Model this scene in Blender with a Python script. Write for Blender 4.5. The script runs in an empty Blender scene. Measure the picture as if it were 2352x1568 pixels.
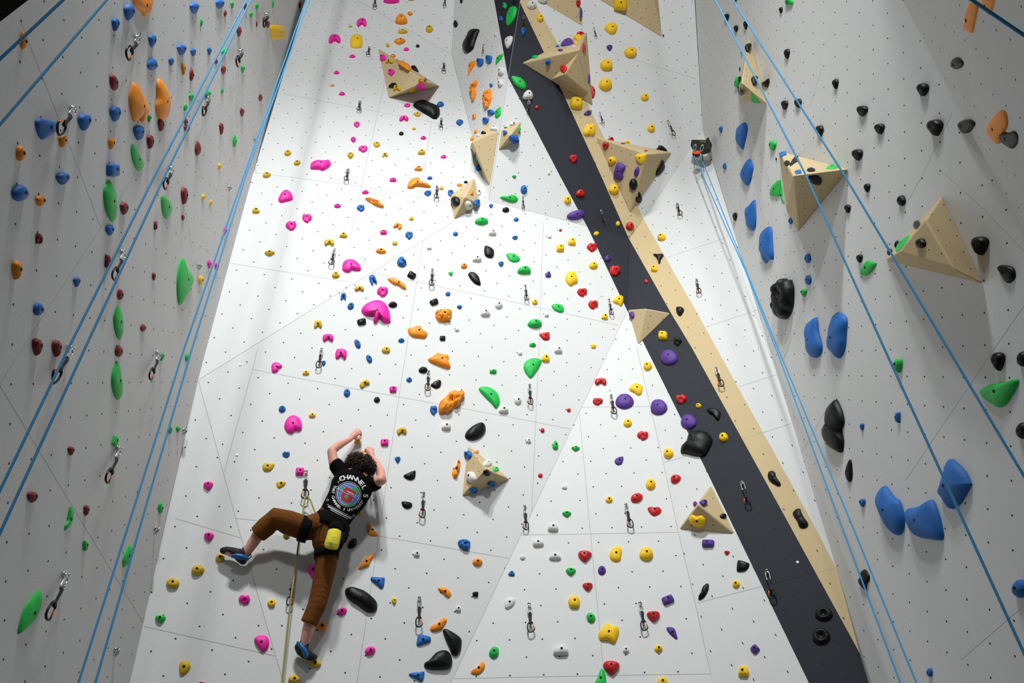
import bpy, bmesh, math, random
from mathutils import Vector, Matrix, noise
from mathutils.bvhtree import BVHTree
random.seed(7)
SC = bpy.context.scene
COL = SC.collection
V3 = Vector
# ------------------------------------------------------------------ camera
FPX = 1909.0; TH = math.radians(43.9); CAM = V3((0, 0, 1.6))
FW = V3((0, math.cos(TH), math.sin(TH))); UP = V3((0, -math.sin(TH), math.cos(TH))); RT = V3((1, 0, 0))
def ray(p): return FW + RT * ((p[0] - 1176) / FPX) - UP * ((p[1] - 784) / FPX)
def on(pl, p, off=0.0):
    n, d = pl; r = ray(p); return CAM + r * ((d + off - n.dot(CAM)) / n.dot(r))
def at_y(p, y):
    r = ray(p); return CAM + r * (y / r.y)
def mpp(P): return (P - CAM).dot(FW) / FPX          # metres per pixel at a point
def plane3(a, b, c):
    n = (b - a).cross(c - a).normalized()
    if n.dot(CAM - a) < 0: n = -n
    return (n, n.dot(a))
cd = bpy.data.cameras.new('camera'); cam = bpy.data.objects.new('camera', cd); COL.objects.link(cam)
cd.sensor_width = 36; cd.lens = FPX * 36 / 2352; cd.clip_end = 100
cam.location = CAM; cam.rotation_euler = (math.radians(90) + TH, 0, 0); SC.camera = cam
# ------------------------------------------------------------------ helpers
def lin(c):
    return tuple((x / 12.92 if x <= .04045 else ((x + .055) / 1.055) ** 2.4) for x in [v / 255 for v in c]) + (1,)
def mat(name, rgb, rough=.6, metal=0, grain=0, gscale=60, vary=0, spec=.5):
    m = bpy.data.materials.new(name); m.use_nodes = True; nt = m.node_tree; b = nt.nodes['Principled BSDF']
    b.inputs['Base Color'].default_value = lin(rgb); b.inputs['Roughness'].default_value = rough
    b.inputs['Metallic'].default_value = metal; b.inputs['Specular IOR Level'].default_value = spec
    tc = nt.nodes.new('ShaderNodeTexCoord')
    nz = nt.nodes.new('ShaderNodeTexNoise'); nz.inputs['Scale'].default_value = gscale; nz.inputs['Detail'].default_value = 4
    nt.links.new(tc.outputs['Object'], nz.inputs['Vector'])
    if vary:
        mx = nt.nodes.new('ShaderNodeMix'); mx.data_type = 'RGBA'
        c = lin(rgb); mx.inputs[6].default_value = tuple(x * (1 - vary) for x in c[:3]) + (1,)
        mx.inputs[7].default_value = tuple(min(1, x * (1 + vary)) for x in c[:3]) + (1,)
        nt.links.new(nz.outputs['Fac'], mx.inputs[0]); nt.links.new(mx.outputs[2], b.inputs['Base Color'])
    if grain:
        bp = nt.nodes.new('ShaderNodeBump'); bp.inputs['Strength'].default_value = grain; bp.inputs['Distance'].default_value = .004
        nt.links.new(nz.outputs['Fac'], bp.inputs['Height']); nt.links.new(bp.outputs['Normal'], b.inputs['Normal'])
    return m
def obj(name, vs, fs, m, parent=None, smooth=False, frame=None, mi=None, uv=None):
    """link one mesh object; frame = (origin, x, y, z) makes the vertices local to that frame"""
    me = bpy.data.meshes.new(name)
    mw = Matrix.Identity(4)
    if frame:
        o, x, y, z = frame
        mw = Matrix(((x.x, y.x, z.x, o.x), (x.y, y.y, z.y, o.y), (x.z, y.z, z.z, o.z), (0, 0, 0, 1)))
        inv = mw.inverted(); vs = [inv @ v for v in vs]
    me.from_pydata([tuple(v) for v in vs], [], fs)
    for k in (m if isinstance(m, list) else [m]): me.materials.append(k)
    if mi: me.polygons.foreach_set('material_index', mi)
    if smooth: me.polygons.foreach_set('use_smooth', [True] * len(fs))
    if uv:
        l = me.uv_layers.new(name='UVMap'); k = 0
        for f in uv:
            for c in f: l.data[k].uv = c; k += 1
    me.validate(); me.update()
    o_ = bpy.data.objects.new(name, me); COL.objects.link(o_)
    if parent:
        o_.parent = parent
        o_.matrix_basis = (parent.matrix_basis.inverted() if parent.parent is None else (parent.parent.matrix_basis @ parent.matrix_basis).inverted()) @ mw
    else: o_.matrix_basis = mw
    return o_
def empty(name, mw):
    e = bpy.data.objects.new(name, None); COL.objects.link(e); e.matrix_basis = mw; e.empty_display_size = .1; return e
def frame_m(o, x, y, z): return Matrix(((x.x, y.x, z.x, o.x), (x.y, y.y, z.y, o.y), (x.z, y.z, z.z, o.z), (0, 0, 0, 1)))
def tag(o, label, cat, group=None):
    o['label'] = label; o['category'] = cat
    if group: o['group'] = group
    return o
def struct(o): o['kind'] = 'structure'; return o
def copy_tree(root):
    c = root.copy(); COL.objects.link(c)
    for ch in root.children:
        d = ch.copy(); COL.objects.link(d); d.parent = c
        for g in ch.children:
            e = g.copy(); COL.objects.link(e); e.parent = d
    return c
def tube(pts, rad, sides=8, up=None, closed=False, caps=True, rnd=False):
    """sweep; rad = number or list of (a across, b along up)"""
    n = len(pts); vs = []; fs = []
    R = [(r, r) if not isinstance(r, (tuple, list)) else r for r in (rad if isinstance(rad, list) else [rad] * n)]
    if rnd and not closed:
        d0 = (pts[0] - pts[1]).normalized(); d1 = (pts[-1] - pts[-2]).normalized(); P = []; Q = []
        for k in (0, 1, 2):
            a = math.radians(15 + 30 * k); s = math.cos(a); m0 = min(R[0]); 
            P.append(pts[0] + d0 * m0 * math.sin(a)); Q.append((R[0][0] * s, R[0][1] * s))
        P.reverse(); Q.reverse(); P2 = []; Q2 = []
        for k in (0, 1, 2):
            a = math.radians(15 + 30 * k); s = math.cos(a); m1 = min(R[-1])
            P2.append(pts[-1] + d1 * m1 * math.sin(a)); Q2.append((R[-1][0] * s, R[-1][1] * s))
        pts = P + list(pts) + P2; R = Q + R + Q2; n = len(pts)
    pu = None
    for i in range(n):
        if closed: t = pts[(i + 1) % n] - pts[i - 1]
        else: t = pts[min(i + 1, n - 1)] - pts[max(i - 1, 0)]
        t.normalize()
        if up is not None: u = up
        elif pu is None:
            u = V3((0, 0, 1)) if abs(t.z) < .8 else V3((0, 1, 0))
        else: u = pu
        a = t.cross(u)
        if a.length < 1e-4: a = t.cross(V3((.3, .5, .8)))
        a.normalize(); b = a.cross(t).normalized()
        if up is None: pu = b
        for k in range(sides):
            w = 2 * math.pi * k / sides
            vs.append(pts[i] + a * (R[i][0] * math.cos(w)) + b * (R[i][1] * math.sin(w)))
    for i in range(n if closed else n - 1):
        for k in range(sides):
            j = (i + 1) % n
            fs.append((i * sides + k, i * sides + (k + 1) % sides, j * sides + (k + 1) % sides, j * sides + k))
    if caps and not closed:
        fs.append(tuple(range(sides))[::-1]); fs.append(tuple((n - 1) * sides + k for k in range(sides)))
    return vs, fs
def merge(*parts):
    vs = []; fs = []
    for a, b in parts:
        o = len(vs); vs += a; fs += [tuple(i + o for i in f) for f in b]
    return vs, fs
def catmull(P, m=3):
    n = len(P); out = []
    for i in range(n):
        a, b, c, d = P[i - 1], P[i], P[(i + 1) % n], P[(i + 2) % n]
        for k in range(m):
            t = k / m; t2 = t * t; t3 = t2 * t
            out.append(tuple(.5 * (2 * b[j] + (c[j] - a[j]) * t + (2 * a[j] - 5 * b[j] + 4 * c[j] - d[j]) * t2 + (3 * b[j] - a[j] - 3 * c[j] + d[j]) * t3) for j in (0, 1)))
    return out
def pip(p, poly):
    r = False; j = len(poly) - 1
    for i in range(len(poly)):
        if (poly[i][1] > p[1]) != (poly[j][1] > p[1]) and p[0] < (poly[j][0] - poly[i][0]) * (p[1] - poly[i][1]) / (poly[j][1] - poly[i][1]) + poly[i][0]: r = not r
        j = i
    return r
# ------------------------------------------------------------------ wall planes (facets solved from their fold lines and level panel joints)
def ang_plane(a, b, deg):
    w = math.radians(deg); return plane3(a, b, a + V3((math.cos(w), math.sin(w), 0)))
o1 = math.radians(1.0); nF = V3((0, -math.cos(o1), -math.sin(o1)))
PF = (nF, nF.dot(V3((0, 5.5, 4.6))))
PB = ang_plane(on(PF, (1441, 714)), on(PF, (1035, 1568)), 16)
PK = ang_plane(on(PF, (1441, 714)), on(PF, (1637, 1568)), -25)
b1 = on(PB, (455, 872)); b2 = on(PB, (1122, 460)); b3 = on(PB, (645, 1546))
PA = ang_plane(b1, b2, 12)
PU = plane3(b2, (on(PB, (1444, 547)) + on(PK, (1444, 547))) / 2, on(PK, (1614, 300)))
PC = plane3(b2, on(PA, (1037, 126)), on(PU, (1167, 178)))
PA2 = plane3(on(PA, (720, -58)), on(PA, (1037, 126)), on(PC, (1045, 0)))
PL = plane3(on(PA, (581, 400)), b1, b1 - ray((995, 862)))
PG = plane3(b1, b3, on(PL, (298, 1568)))
PR = plane3(on(PK, (1614, 300)), on(PK, (1921, 1304)), on(PK, (1767, 800)) - ray((1050, 860)))
r2a, r2b = on(PR, (2074, 0)), on(PR, (2352, 538)); r2c = on(PR, (2900, -200))
PR2 = plane3(r2a, r2b, CAM + (r2c - CAM) * .60)
LC = [(779, -250), (703, 0), (581, 400), (455, 872), (386, 1168), (298, 1568), (236, 1850)]
LP = [PA2, PA, PA, PB, PG, PG, PG]
RC = [(1580, -250), (1595, 0), (1614, 300), (1647, 400), (1767, 800), (1890, 1200), (1921, 1304), (1975, 1500), (1995, 1568), (2072, 1850)]
RP = [PU, PU] + [PK] * 8
WHT, TAN, DRK = 0, 1, 2
BACK = [  # (paint, plane, outline)
 (WHT, PA, [(720, -58), (1037, 126), (1122, 460), (455, 872), (581, 400), (703, 0)], 'A'),
 (WHT, PA2, [(720, -58), (779, -250), (1048, -250), (1045, 0), (1037, 126)], 'U'),
 (WHT, PC, [(1037, 126), (1045, 0), (1048, -250), (1090, -250), (1135, 0), (1167, 178), (1122, 460)], 'C'),
 (DRK, PC, [(1135, 0), (1090, -250), (1236, -250), (1195, 0), (1167, 178)], 'C'),
 (WHT, PU, [(1122, 460), (1167, 178), (1200, 239), (1285, 402), (1348, 519)], 'U'),
 (DRK, PU, [(1167, 178), (1194, 5), (1248, 117), (1379, 400), (1444, 547), (1348, 519), (1285, 402), (1200, 239)], 'U'),
 (TAN, PU, [(1194, 5), (1236, -250), (1240, -250), (1225, 0), (1282, 102), (1468, 479), (1477, 501), (1444, 547), (1379, 400), (1248, 117)], 'U'),
 (WHT, PU, [(1225, 0), (1240, -250), (1580, -250), (1595, 0), (1614, 300), (1477, 501), (1468, 479), (1282, 102)], 'U'),
 (WHT, PB, [(455, 872), (1122, 460), (1348, 519), (1441, 714), (1035, 1568), (900, 1850), (735, 1850), (645, 1546)], 'B'),
 (DRK, PB, [(1348, 519), (1444, 547), (1441, 714)], 'B'),
 (WHT, PG, [(455, 872), (645, 1546), (735, 1850), (236, 1850), (298, 1568), (386, 1168)], 'G'),
 (WHT, PF, [(1441, 714), (1637, 1568), (1705, 1850), (900, 1850), (1035, 1568)], 'F'),
 (WHT, PK, [(1441, 714), (1477, 785), (1583, 999), (1680, 1200), (1858, 1568), (1995, 1850), (1705, 1850), (1637, 1568)], 'K'),
 (DRK, PK, [(1444, 547), (1542, 720), (1590, 800), (1793, 1168), (1975, 1500), (1995, 1568), (2072, 1850), (1995, 1850), (1858, 1568), (1680, 1200), (1583, 999), (1477, 785), (1441, 714)], 'K'),
 (TAN, PK, [(1444, 547), (1477, 501), (1600, 716), (1849, 1168), (1921, 1304), (1975, 1500), (1793, 1168), (1590, 800), (1542, 720)], 'K'),
 (WHT, PK, [(1477, 501), (1614, 300), (1647, 400), (1767, 800), (1890, 1200), (1921, 1304), (1849, 1168), (1600, 716)], 'K'),
]
LEFT = LC + [(-500, 1850), (-500, 435), (0, 50), (65, 0), (390, -250)]
RIGHT = RC + [(2900, 1850), (2900, 1500), (2352, 538), (2268, 400), (2174, 230), (2074, 0), (1960, -250)]
# bolt-hole lattices measured on each facet: three neighbouring holes
LAT = {'B': (PB, (593.1, 867.1), (619.4, 903.8), (661.7, 879.8)), 'F': (PF, (1385.7, 1029.8), (1413.8, 1001.5), (1448.7, 1028.6)),
 'K': (PK, (1641.6, 587.5), (1607.7, 578.1), (1623, 617.1)), 'A': (PA, (634.2, 538.5), (658.2, 565.8), (694.6, 548.5)),
 'G': (PG, (426.8, 1138.8), (453.1, 1185.7), (503.3, 1162.8)), 'U': (PU, (1420.2, 137.8), (1439.8, 166.1), (1464.3, 151.8)),
 'L': (PL, (76.5, 881.6), (25.5, 882.4), (23, 973.5)), 'R': (PR, (2123.2, 864.8), (2083.4, 864.3), (2084.1, 928.1)),
 'R2': (PR2, (2269.6, 134.4), (2297.9, 156.4), (2255, 189.3)), 'C': (PC, (1100, 240), (1115, 262), (1128, 240))}
LATB = {}
for k, (pl, p, q, r) in LAT.items():
    a, b, c = on(pl, p), on(pl, q), on(pl, r); e = b - a; g = c - b
    if k in ('R2', 'C'):
        if k == 'R2': g = c - a
        e = e.normalized() * .166; g = pl[0].cross(e).normalized() * .166
    LATB[k] = (a, e, g, pl[0])
def luv(k, P):
    a, e, g, n = LATB[k]; w = P - a
    m = Matrix((e, g, n)).transposed().inverted(); s = m @ w; return (s.x, s.y)
def plane_of(p):
    for c, pl, po, k in BACK:
        if pip(p, po): return pl
    if pip(p, LEFT): return PL
    if pip(p, RIGHT): return PR
    return PR2 if p[0] > 1500 else PL
# ------------------------------------------------------------------ materials
def wallmat(name, rgb, rough=.75, hole=(58, 54, 54), rr=.037, grain=.25, spec=.3):
    m = mat(name, rgb, rough, grain=grain, gscale=180, vary=.03, spec=spec); nt = m.node_tree; L = nt.links
    b = nt.nodes['Principled BSDF']; uv = nt.nodes.new('ShaderNodeUVMap'); uv.uv_map = 'UVMap'
    sep = nt.nodes.new('ShaderNodeSeparateXYZ'); L.new(uv.outputs[0], sep.inputs[0])
    def M(op, a, v=None, c=None):
        n = nt.nodes.new('ShaderNodeMath'); n.operation = op
        L.new(a, n.inputs[0])
        if c is not None: L.new(c, n.inputs[1])
        elif v is not None: n.inputs[1].default_value = v
        return n.outputs[0]
    def cell(o):
        f = M('SUBTRACT', M('FRACT', M('ADD', o, .5)), .5); return M('MULTIPLY', f, c=f)
    d2 = M('ADD', cell(sep.outputs[0]), c=cell(sep.outputs[1])); k = M('LESS_THAN', d2, rr * rr)
    src = b.inputs['Base Color'].links[0].from_socket
    mx = nt.nodes.new('ShaderNodeMix'); mx.data_type = 'RGBA'; L.new(k, mx.inputs[0]); L.new(src, mx.inputs[6])
    mx.inputs[7].default_value = lin(hole); L.new(mx.outputs[2], b.inputs['Base Color'])
    return m
M_WHITE = wallmat('white_textured_panel', (217, 217, 217))
M_TAN = wallmat('tan_textured_panel', (206, 183, 141))
M_DARK = wallmat('charcoal_textured_panel', (37, 40, 49), hole=(14, 14, 16), spec=.3, rough=.7)
M_VOL = wallmat('tan_sanded_plywood', (197, 175, 135), hole=(70, 55, 40), rr=.045)
M_SEAM = mat('panel_joint_grey', (160, 160, 160), .8)  # even grey of the panel joints themselves
M_SEAML = mat('panel_joint_light', (180, 180, 180), .8)
M_SEAMD = mat('panel_joint_dark', (28, 29, 32), .8)
M_CEIL = mat('dark_brown_ceiling', (48, 42, 24), .9)
M_FLOOR = mat('grey_crash_mat', (66, 69, 76), .8, grain=.2)
# ------------------------------------------------------------------ walls
def apron(pts, vs, fs, mi, uv, m=0):
    for a, b in zip(pts[:-1], pts[1:]):
        o = len(vs); vs += [a, b, V3((b.x, b.y, 0)), V3((a.x, a.y, 0))]; fs.append((o, o + 1, o + 2, o + 3)); mi.append(m)
        uv.append([(.5, .5)] * 4)
vs = []; fs = []; mi = []; uv = []
for c, pl, po, k in BACK:
    P = [on(pl, p) for p in po]; o = len(vs); vs += P; fs.append(tuple(range(o, o + len(P)))); mi.append(c); uv.append([luv(k, q) for q in P])
apron([on(PG, (236, 1850)), on(PG, (735, 1850)), on(PF, (900, 1850)), on(PF, (1705, 1850)), on(PK, (1995, 1850))], vs, fs, mi, uv)
apron([on(PK, (1995, 1850)), on(PK, (2072, 1850))], vs, fs, mi, uv, 2)
wall_back = struct(obj('wall_back', vs, fs, [M_WHITE, M_TAN, M_DARK], mi=mi, uv=uv))
vs = [on(PL, p) for p in LEFT]
fs = [tuple(range(len(vs)))]; mi = [0]; uv = [[luv('L', q) for q in vs]]
apron([vs[len(LC) - 1], vs[len(LC)]], vs, fs, mi, uv)
wall_left = struct(obj('wall_left', vs, fs, [M_WHITE], mi=mi, uv=uv))
nR = len(RC)
vs = [on(PR, p) for p in RIGHT]
fs = [tuple(range(len(vs)))]; mi = [0]; uv = [[luv('R', q) for q in vs]]
edge = [on(PR, p) for p in RIGHT[nR + 1:]]
outer = [on(PR2, (3000, 1500)), on(PR2, (3000, -250))]
P = edge + [outer[1], outer[0]]; o = len(vs); vs += P; fs.append(tuple(range(o, o + len(P)))); mi.append(0); uv.append([luv('R2', q) for q in P])
apron([vs[nR - 1], vs[nR], V3((vs[nR].x + .1, 1.0, vs[nR].z))], vs, fs, mi, uv)
wall_right = struct(obj('wall_right', vs, fs, [M_WHITE], mi=mi, uv=uv))
struct(obj('floor', [V3((-6, -9, 0)), V3((6, -9, 0)), V3((6, 7, 0)), V3((-6, 7, 0))], [(0, 1, 2, 3)], M_FLOOR))
struct(obj('ceiling', [V3((-9, -9, 14.2)), V3((9, -9, 14.2)), V3((9, 8, 14.2)), V3((-9, 8, 14.2))], [(3, 2, 1, 0)], M_CEIL))
# ------------------------------------------------------------------ panel joints
def seams(name, lines, m, w=.0032):
    vs = []; fs = []
    for ln in lines:
        for p, q in zip(ln[:-1], ln[1:]):
            pl = plane_of(((p[0] + q[0]) / 2, (p[1] + q[1]) / 2)); n = pl[0]
            a, b = on(pl, p), on(pl, q); s = (b - a).cross(n).normalized() * w * .5
            o = len(vs)
            for e in (a, b):
                vs += [e - s - n * .002, e + s - n * .002, e + s + n * .0006, e - s + n * .0006]
            fs += [(o, o + 1, o + 5, o + 4), (o + 1, o + 2, o + 6, o + 5), (o + 2, o + 3, o + 7, o + 6), (o + 3, o, o + 4, o + 7)]
    return struct(obj(name, vs, fs, m))
seams('trim_1', [
 [(583, 396), (800, 424), (1028, 465)], [(652, 215), (800, 244), (1080, 297)], [(527, 604), (800, 647)], [(456, 872), (1121, 460)],
 [(580, 848), (800, 890), (1200, 963), (1310, 985)], [(592, 800), (580, 848), (515, 1083)], [(402, 1190), (553, 1235)], [(541, 1190), (590, 1195)],
 [(860, 1229), (1170, 1282)], [(331, 1438), (631, 1506)], [(456, 874), (544, 1200), (645, 1546), (655, 1580)],
 [(971, 553), (934, 800), (916, 912), (874, 1200), (820, 1568), (812, 1640)], [(856, 626), (1200, 698), (1421, 747)],
 [(1248, 510), (1238, 800), (1221, 1180)], [(884, 186), (836, 400), (801, 563)], [(991, 280), (973, 400), (966, 454)],
 [(724, -56), (1036, 125)], [(1045, 0), (1038, 125), (1121, 459)], [(1195, 0), (1167.5, 178), (1123, 459)], [(1124, 461), (1346, 519)], [(1478, 500), (1613, 301)],
 [(1410, 122), (1598, 181)], [(1337, 935), (1492, 933)], [(1331, 950), (1354, 1200), (1384, 1518)], [(1176, 1229), (1557, 1222)], [(1042, 1558), (1384, 1551), (1632, 1547)],
 [(1440, 716), (1036, 1566)], [(1463, 800), (1498, 953), (1523, 1060), (1558, 1222), (1600, 1398), (1636, 1567)],
 [(1524, 1062), (1578, 1047)], [(1753, 993), (1822, 971)], [(1602, 1384), (1752, 1346)], [(1697, 888), (1784, 860)], [(1621, 751), (1742, 711)], [(1530, 592), (1674, 543)]], M_SEAM)
seams('trim_2', [[(1243, 310), (1342, 334)], [(1378, 528), (1443, 546)], [(1444, 548), (1441, 711)], [(1487, 799), (1568, 770)], [(1445, 628), (1481, 615)],
 [(1634, 1027), (1703, 1007)], [(1756, 1344), (1872, 1315)]], M_SEAMD)
seams('trim_3', [[(0, 885), (189, 1200), (329, 1428)], [(48, 51), (179, 383), (231, 521)], [(433, 527), (443, 580)], [(309, 400), (231, 521), (51, 800), (0, 880)]], M_SEAML, .0022)
seams('trim_4', [[(1912, 541), (1809, 800), (1799, 826)], [(2187, 259), (2120, 400), (2081, 470)], [(2171, 400), (2260, 480), (2352, 576)], [(2352, 702), (2284, 800), (2080, 1103)],
 [(2352, 1390), (2207, 1515)], [(1888, 158), (1860, 245)], [(1898, 940), (1840, 1040)], [(1705, 1006), (1752, 993)], [(1873, 1315), (1920, 1304)]], M_SEAML, .0022)
# ------------------------------------------------------------------ plywood volumes
VOL = [  # landmark phrase, label, base outline, plane, apexes (px, height)
 ('tan pyramid at upper left', 'tan plywood pyramid carrying orange lobed holds along its upper edge', [(867, 110), (1011, 198), (892, 225)], PA, [((977, 187), .30)]),
 ('tan pyramid straddling the dark stripe', 'large tan plywood pyramid with a second pyramid on its face, over the dark stripe', [(1197, 145), (1348, 72), (1362, 244)], PU, [((1330, 114), .34)]),
 ('tan wedge over the upper tan stripe', 'big tan plywood wedge with a purple block hold, over the tan stripe', [(1368, 314), (1544, 350), (1447, 490)], PU, [((1486, 354), .34)]),
 ('tan pyramid on the stripe bend', 'small tan plywood pyramid sitting on the bend of the dark stripe', [(1441, 711), (1542, 719), (1465, 794)], PK, [((1483, 708), .13)]),
 ('tan wedge with the yellow heart', 'tan plywood wedge with a heart shaped yellow hold, left of the dark stripe', [(1558, 1216), (1634, 1112), (1690, 1227)], PK, [((1603, 1158), .16)]),
 ('tan pyramid beside the climber', 'tan plywood pyramid with white and blue holds, right of the climber', [(1074, 1020), (1173, 1101), (1060, 1141)], PB, [((1117, 1077), .22)]),
 ('tan diamond volume', 'tan plywood diamond with a black oval hold, left end of the fold', [(1091, 407), (1033, 448), (1042, 505), (1104, 471)], PA, [((1068, 452), .15)]),
 ('long tan spike volume', 'long downward pointing tan plywood spike on the grey facet', [(1124, 279), (1079, 335), (1125, 429), (1146, 300)], PC, [((1084, 326), .22)]),
 ('small tan pyramid beside the spike', 'small tan plywood pyramid with a blue ribbed hold, right of the spike', [(1151, 298), (1198, 277), (1192, 320), (1144, 346)], PU, [((1172, 311), .14)]),
 ('tall narrow tan volume', 'tall narrow tan plywood volume high on the right wall', [(1720, 78), (1763, 240), (1704, 234), (1699, 200)], PR, [((1703, 191), .26)]),
 ('tan volume behind two ropes', 'big tan plywood volume crossed by two blue ropes on the right wall', [(1788, 346), (1951, 388), (1833, 532), (1806, 480)], PR, [((1822, 404), .36)]),
 ('flat topped tan volume', 'large flat topped tan plywood pyramid on the right wall', [(2164, 448), (2260, 653), (2032, 598)], PR, [((2125, 505), .2), ((2193, 619), .2), ((2064, 580), .2)]),
 ('left tan wedge at the top edge', 'tan plywood wedge cut by the top edge, above the straddling pyramid', [(1222, -8), (1339, 62), (1318, -150)], PU, [((1322, -30), .12)]),
 ('right tan wedge at the top edge', 'big tan plywood wedge cut by the top edge, carrying one yellow hold', [(1310, -40), (1521, 87), (1490, -230)], PU, [((1497, -25), .2)]),
]
VTRI = []; VOBJ = []
def vol_mesh(base, apex, n):
    """base: ring of points on the wall, apex: one point or a ring, both wound alike"""
    nb = len(base); vs = list(base) + list(apex); fs = []
    if len(apex) == 1:
        for i in range(nb): fs.append((i, (i + 1) % nb, nb))
    else:
        fs.append(tuple(range(nb, nb + len(apex))))
        for i in range(nb): fs += [(i, (i + 1) % nb, nb + (i + 1) % nb, nb + i)]
    fs.append(tuple(range(nb))[::-1])
    c = sum(vs, V3()) / len(vs); out = []
    for f in fs:
        fn = (vs[f[1]] - vs[f[0]]).cross(vs[f[2]] - vs[f[0]])
        fc = sum((vs[i] for i in f), V3()) / len(f)
        out.append(f if fn.dot(fc - c) > 0 else f[::-1])
    return vs, out
def face_uv(vs, fs, s=.115):
    uv = []
    for f in fs:
        a = vs[f[0]]; e = (vs[f[1]] - a).normalized(); n = e.cross(vs[f[2]] - a).normalized(); g = n.cross(e)
        uv.append([((vs[i] - a).dot(e) / s + .5, (vs[i] - a).dot(g) / s + .5) for i in f])
    return uv
for lm, label, bp, pl, ap in VOL:
    base = [on(pl, p) for p in bp]; apex = [on(pl, p, h) for p, h in ap]
    vs, fs = vol_mesh(base, apex, pl[0])
    c = sum(base, V3()) / len(base); z = pl[0]; y = (V3((0, 0, 1)) - z * z.z).normalized(); x = y.cross(z)
    o = obj('plywood_volume', vs, fs, M_VOL, frame=(c, x, y, z), uv=face_uv(vs, fs))
    bv = o.modifiers.new('edge', 'BEVEL'); bv.width = .012; bv.segments = 3; bv.limit_method = 'ANGLE'
    tag(o, label, 'climbing volume', 'tan plywood volumes'); VOBJ.append(o)
    for f in fs[:-1]:
        for k in range(1, len(f) - 1): VTRI.append((vs[f[0]], vs[f[k]], vs[f[k + 1]]))
# the second pyramid riding on the straddling volume's face
A0 = on(PU, (1330, 114), .34)
f_pl = plane3(on(PU, (1197, 145)), A0, on(PU, (1362, 244)))
bp = [(1263, 184), (1328, 121), (1352, 214)]
vs, fs = vol_mesh([on(f_pl, p) for p in bp], [on(f_pl, (1297, 170), .17)], f_pl[0])
sp = obj('spike', vs, fs, M_VOL, parent=VOBJ[1], uv=face_uv(vs, fs))
bv = sp.modifiers.new('edge', 'BEVEL'); bv.width = .01; bv.segments = 3; bv.limit_method = 'ANGLE'
for f in fs[:-1]:
    for k in range(1, len(f) - 1): VTRI.append((vs[f[0]], vs[f[k]], vs[f[k + 1]]))
def surface(p):
    """plane of the nearest surface seen at a pixel"""
    r = ray(p); best = None
    for a, b, c in VTRI:
        n = (b - a).cross(c - a)
        if n.dot(r) >= 0: continue
        t = (a - CAM).dot(n) / r.dot(n); h = CAM + r * t
        if min((b - a).cross(h - a).dot(n), (c - b).cross(h - b).dot(n), (a - c).cross(h - c).dot(n)) >= 0 and (best is None or t < best[0]):
            nn = n.normalized(); best = (t, (nn, nn.dot(a)))
    return best[1] if best else plane_of(p)
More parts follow.
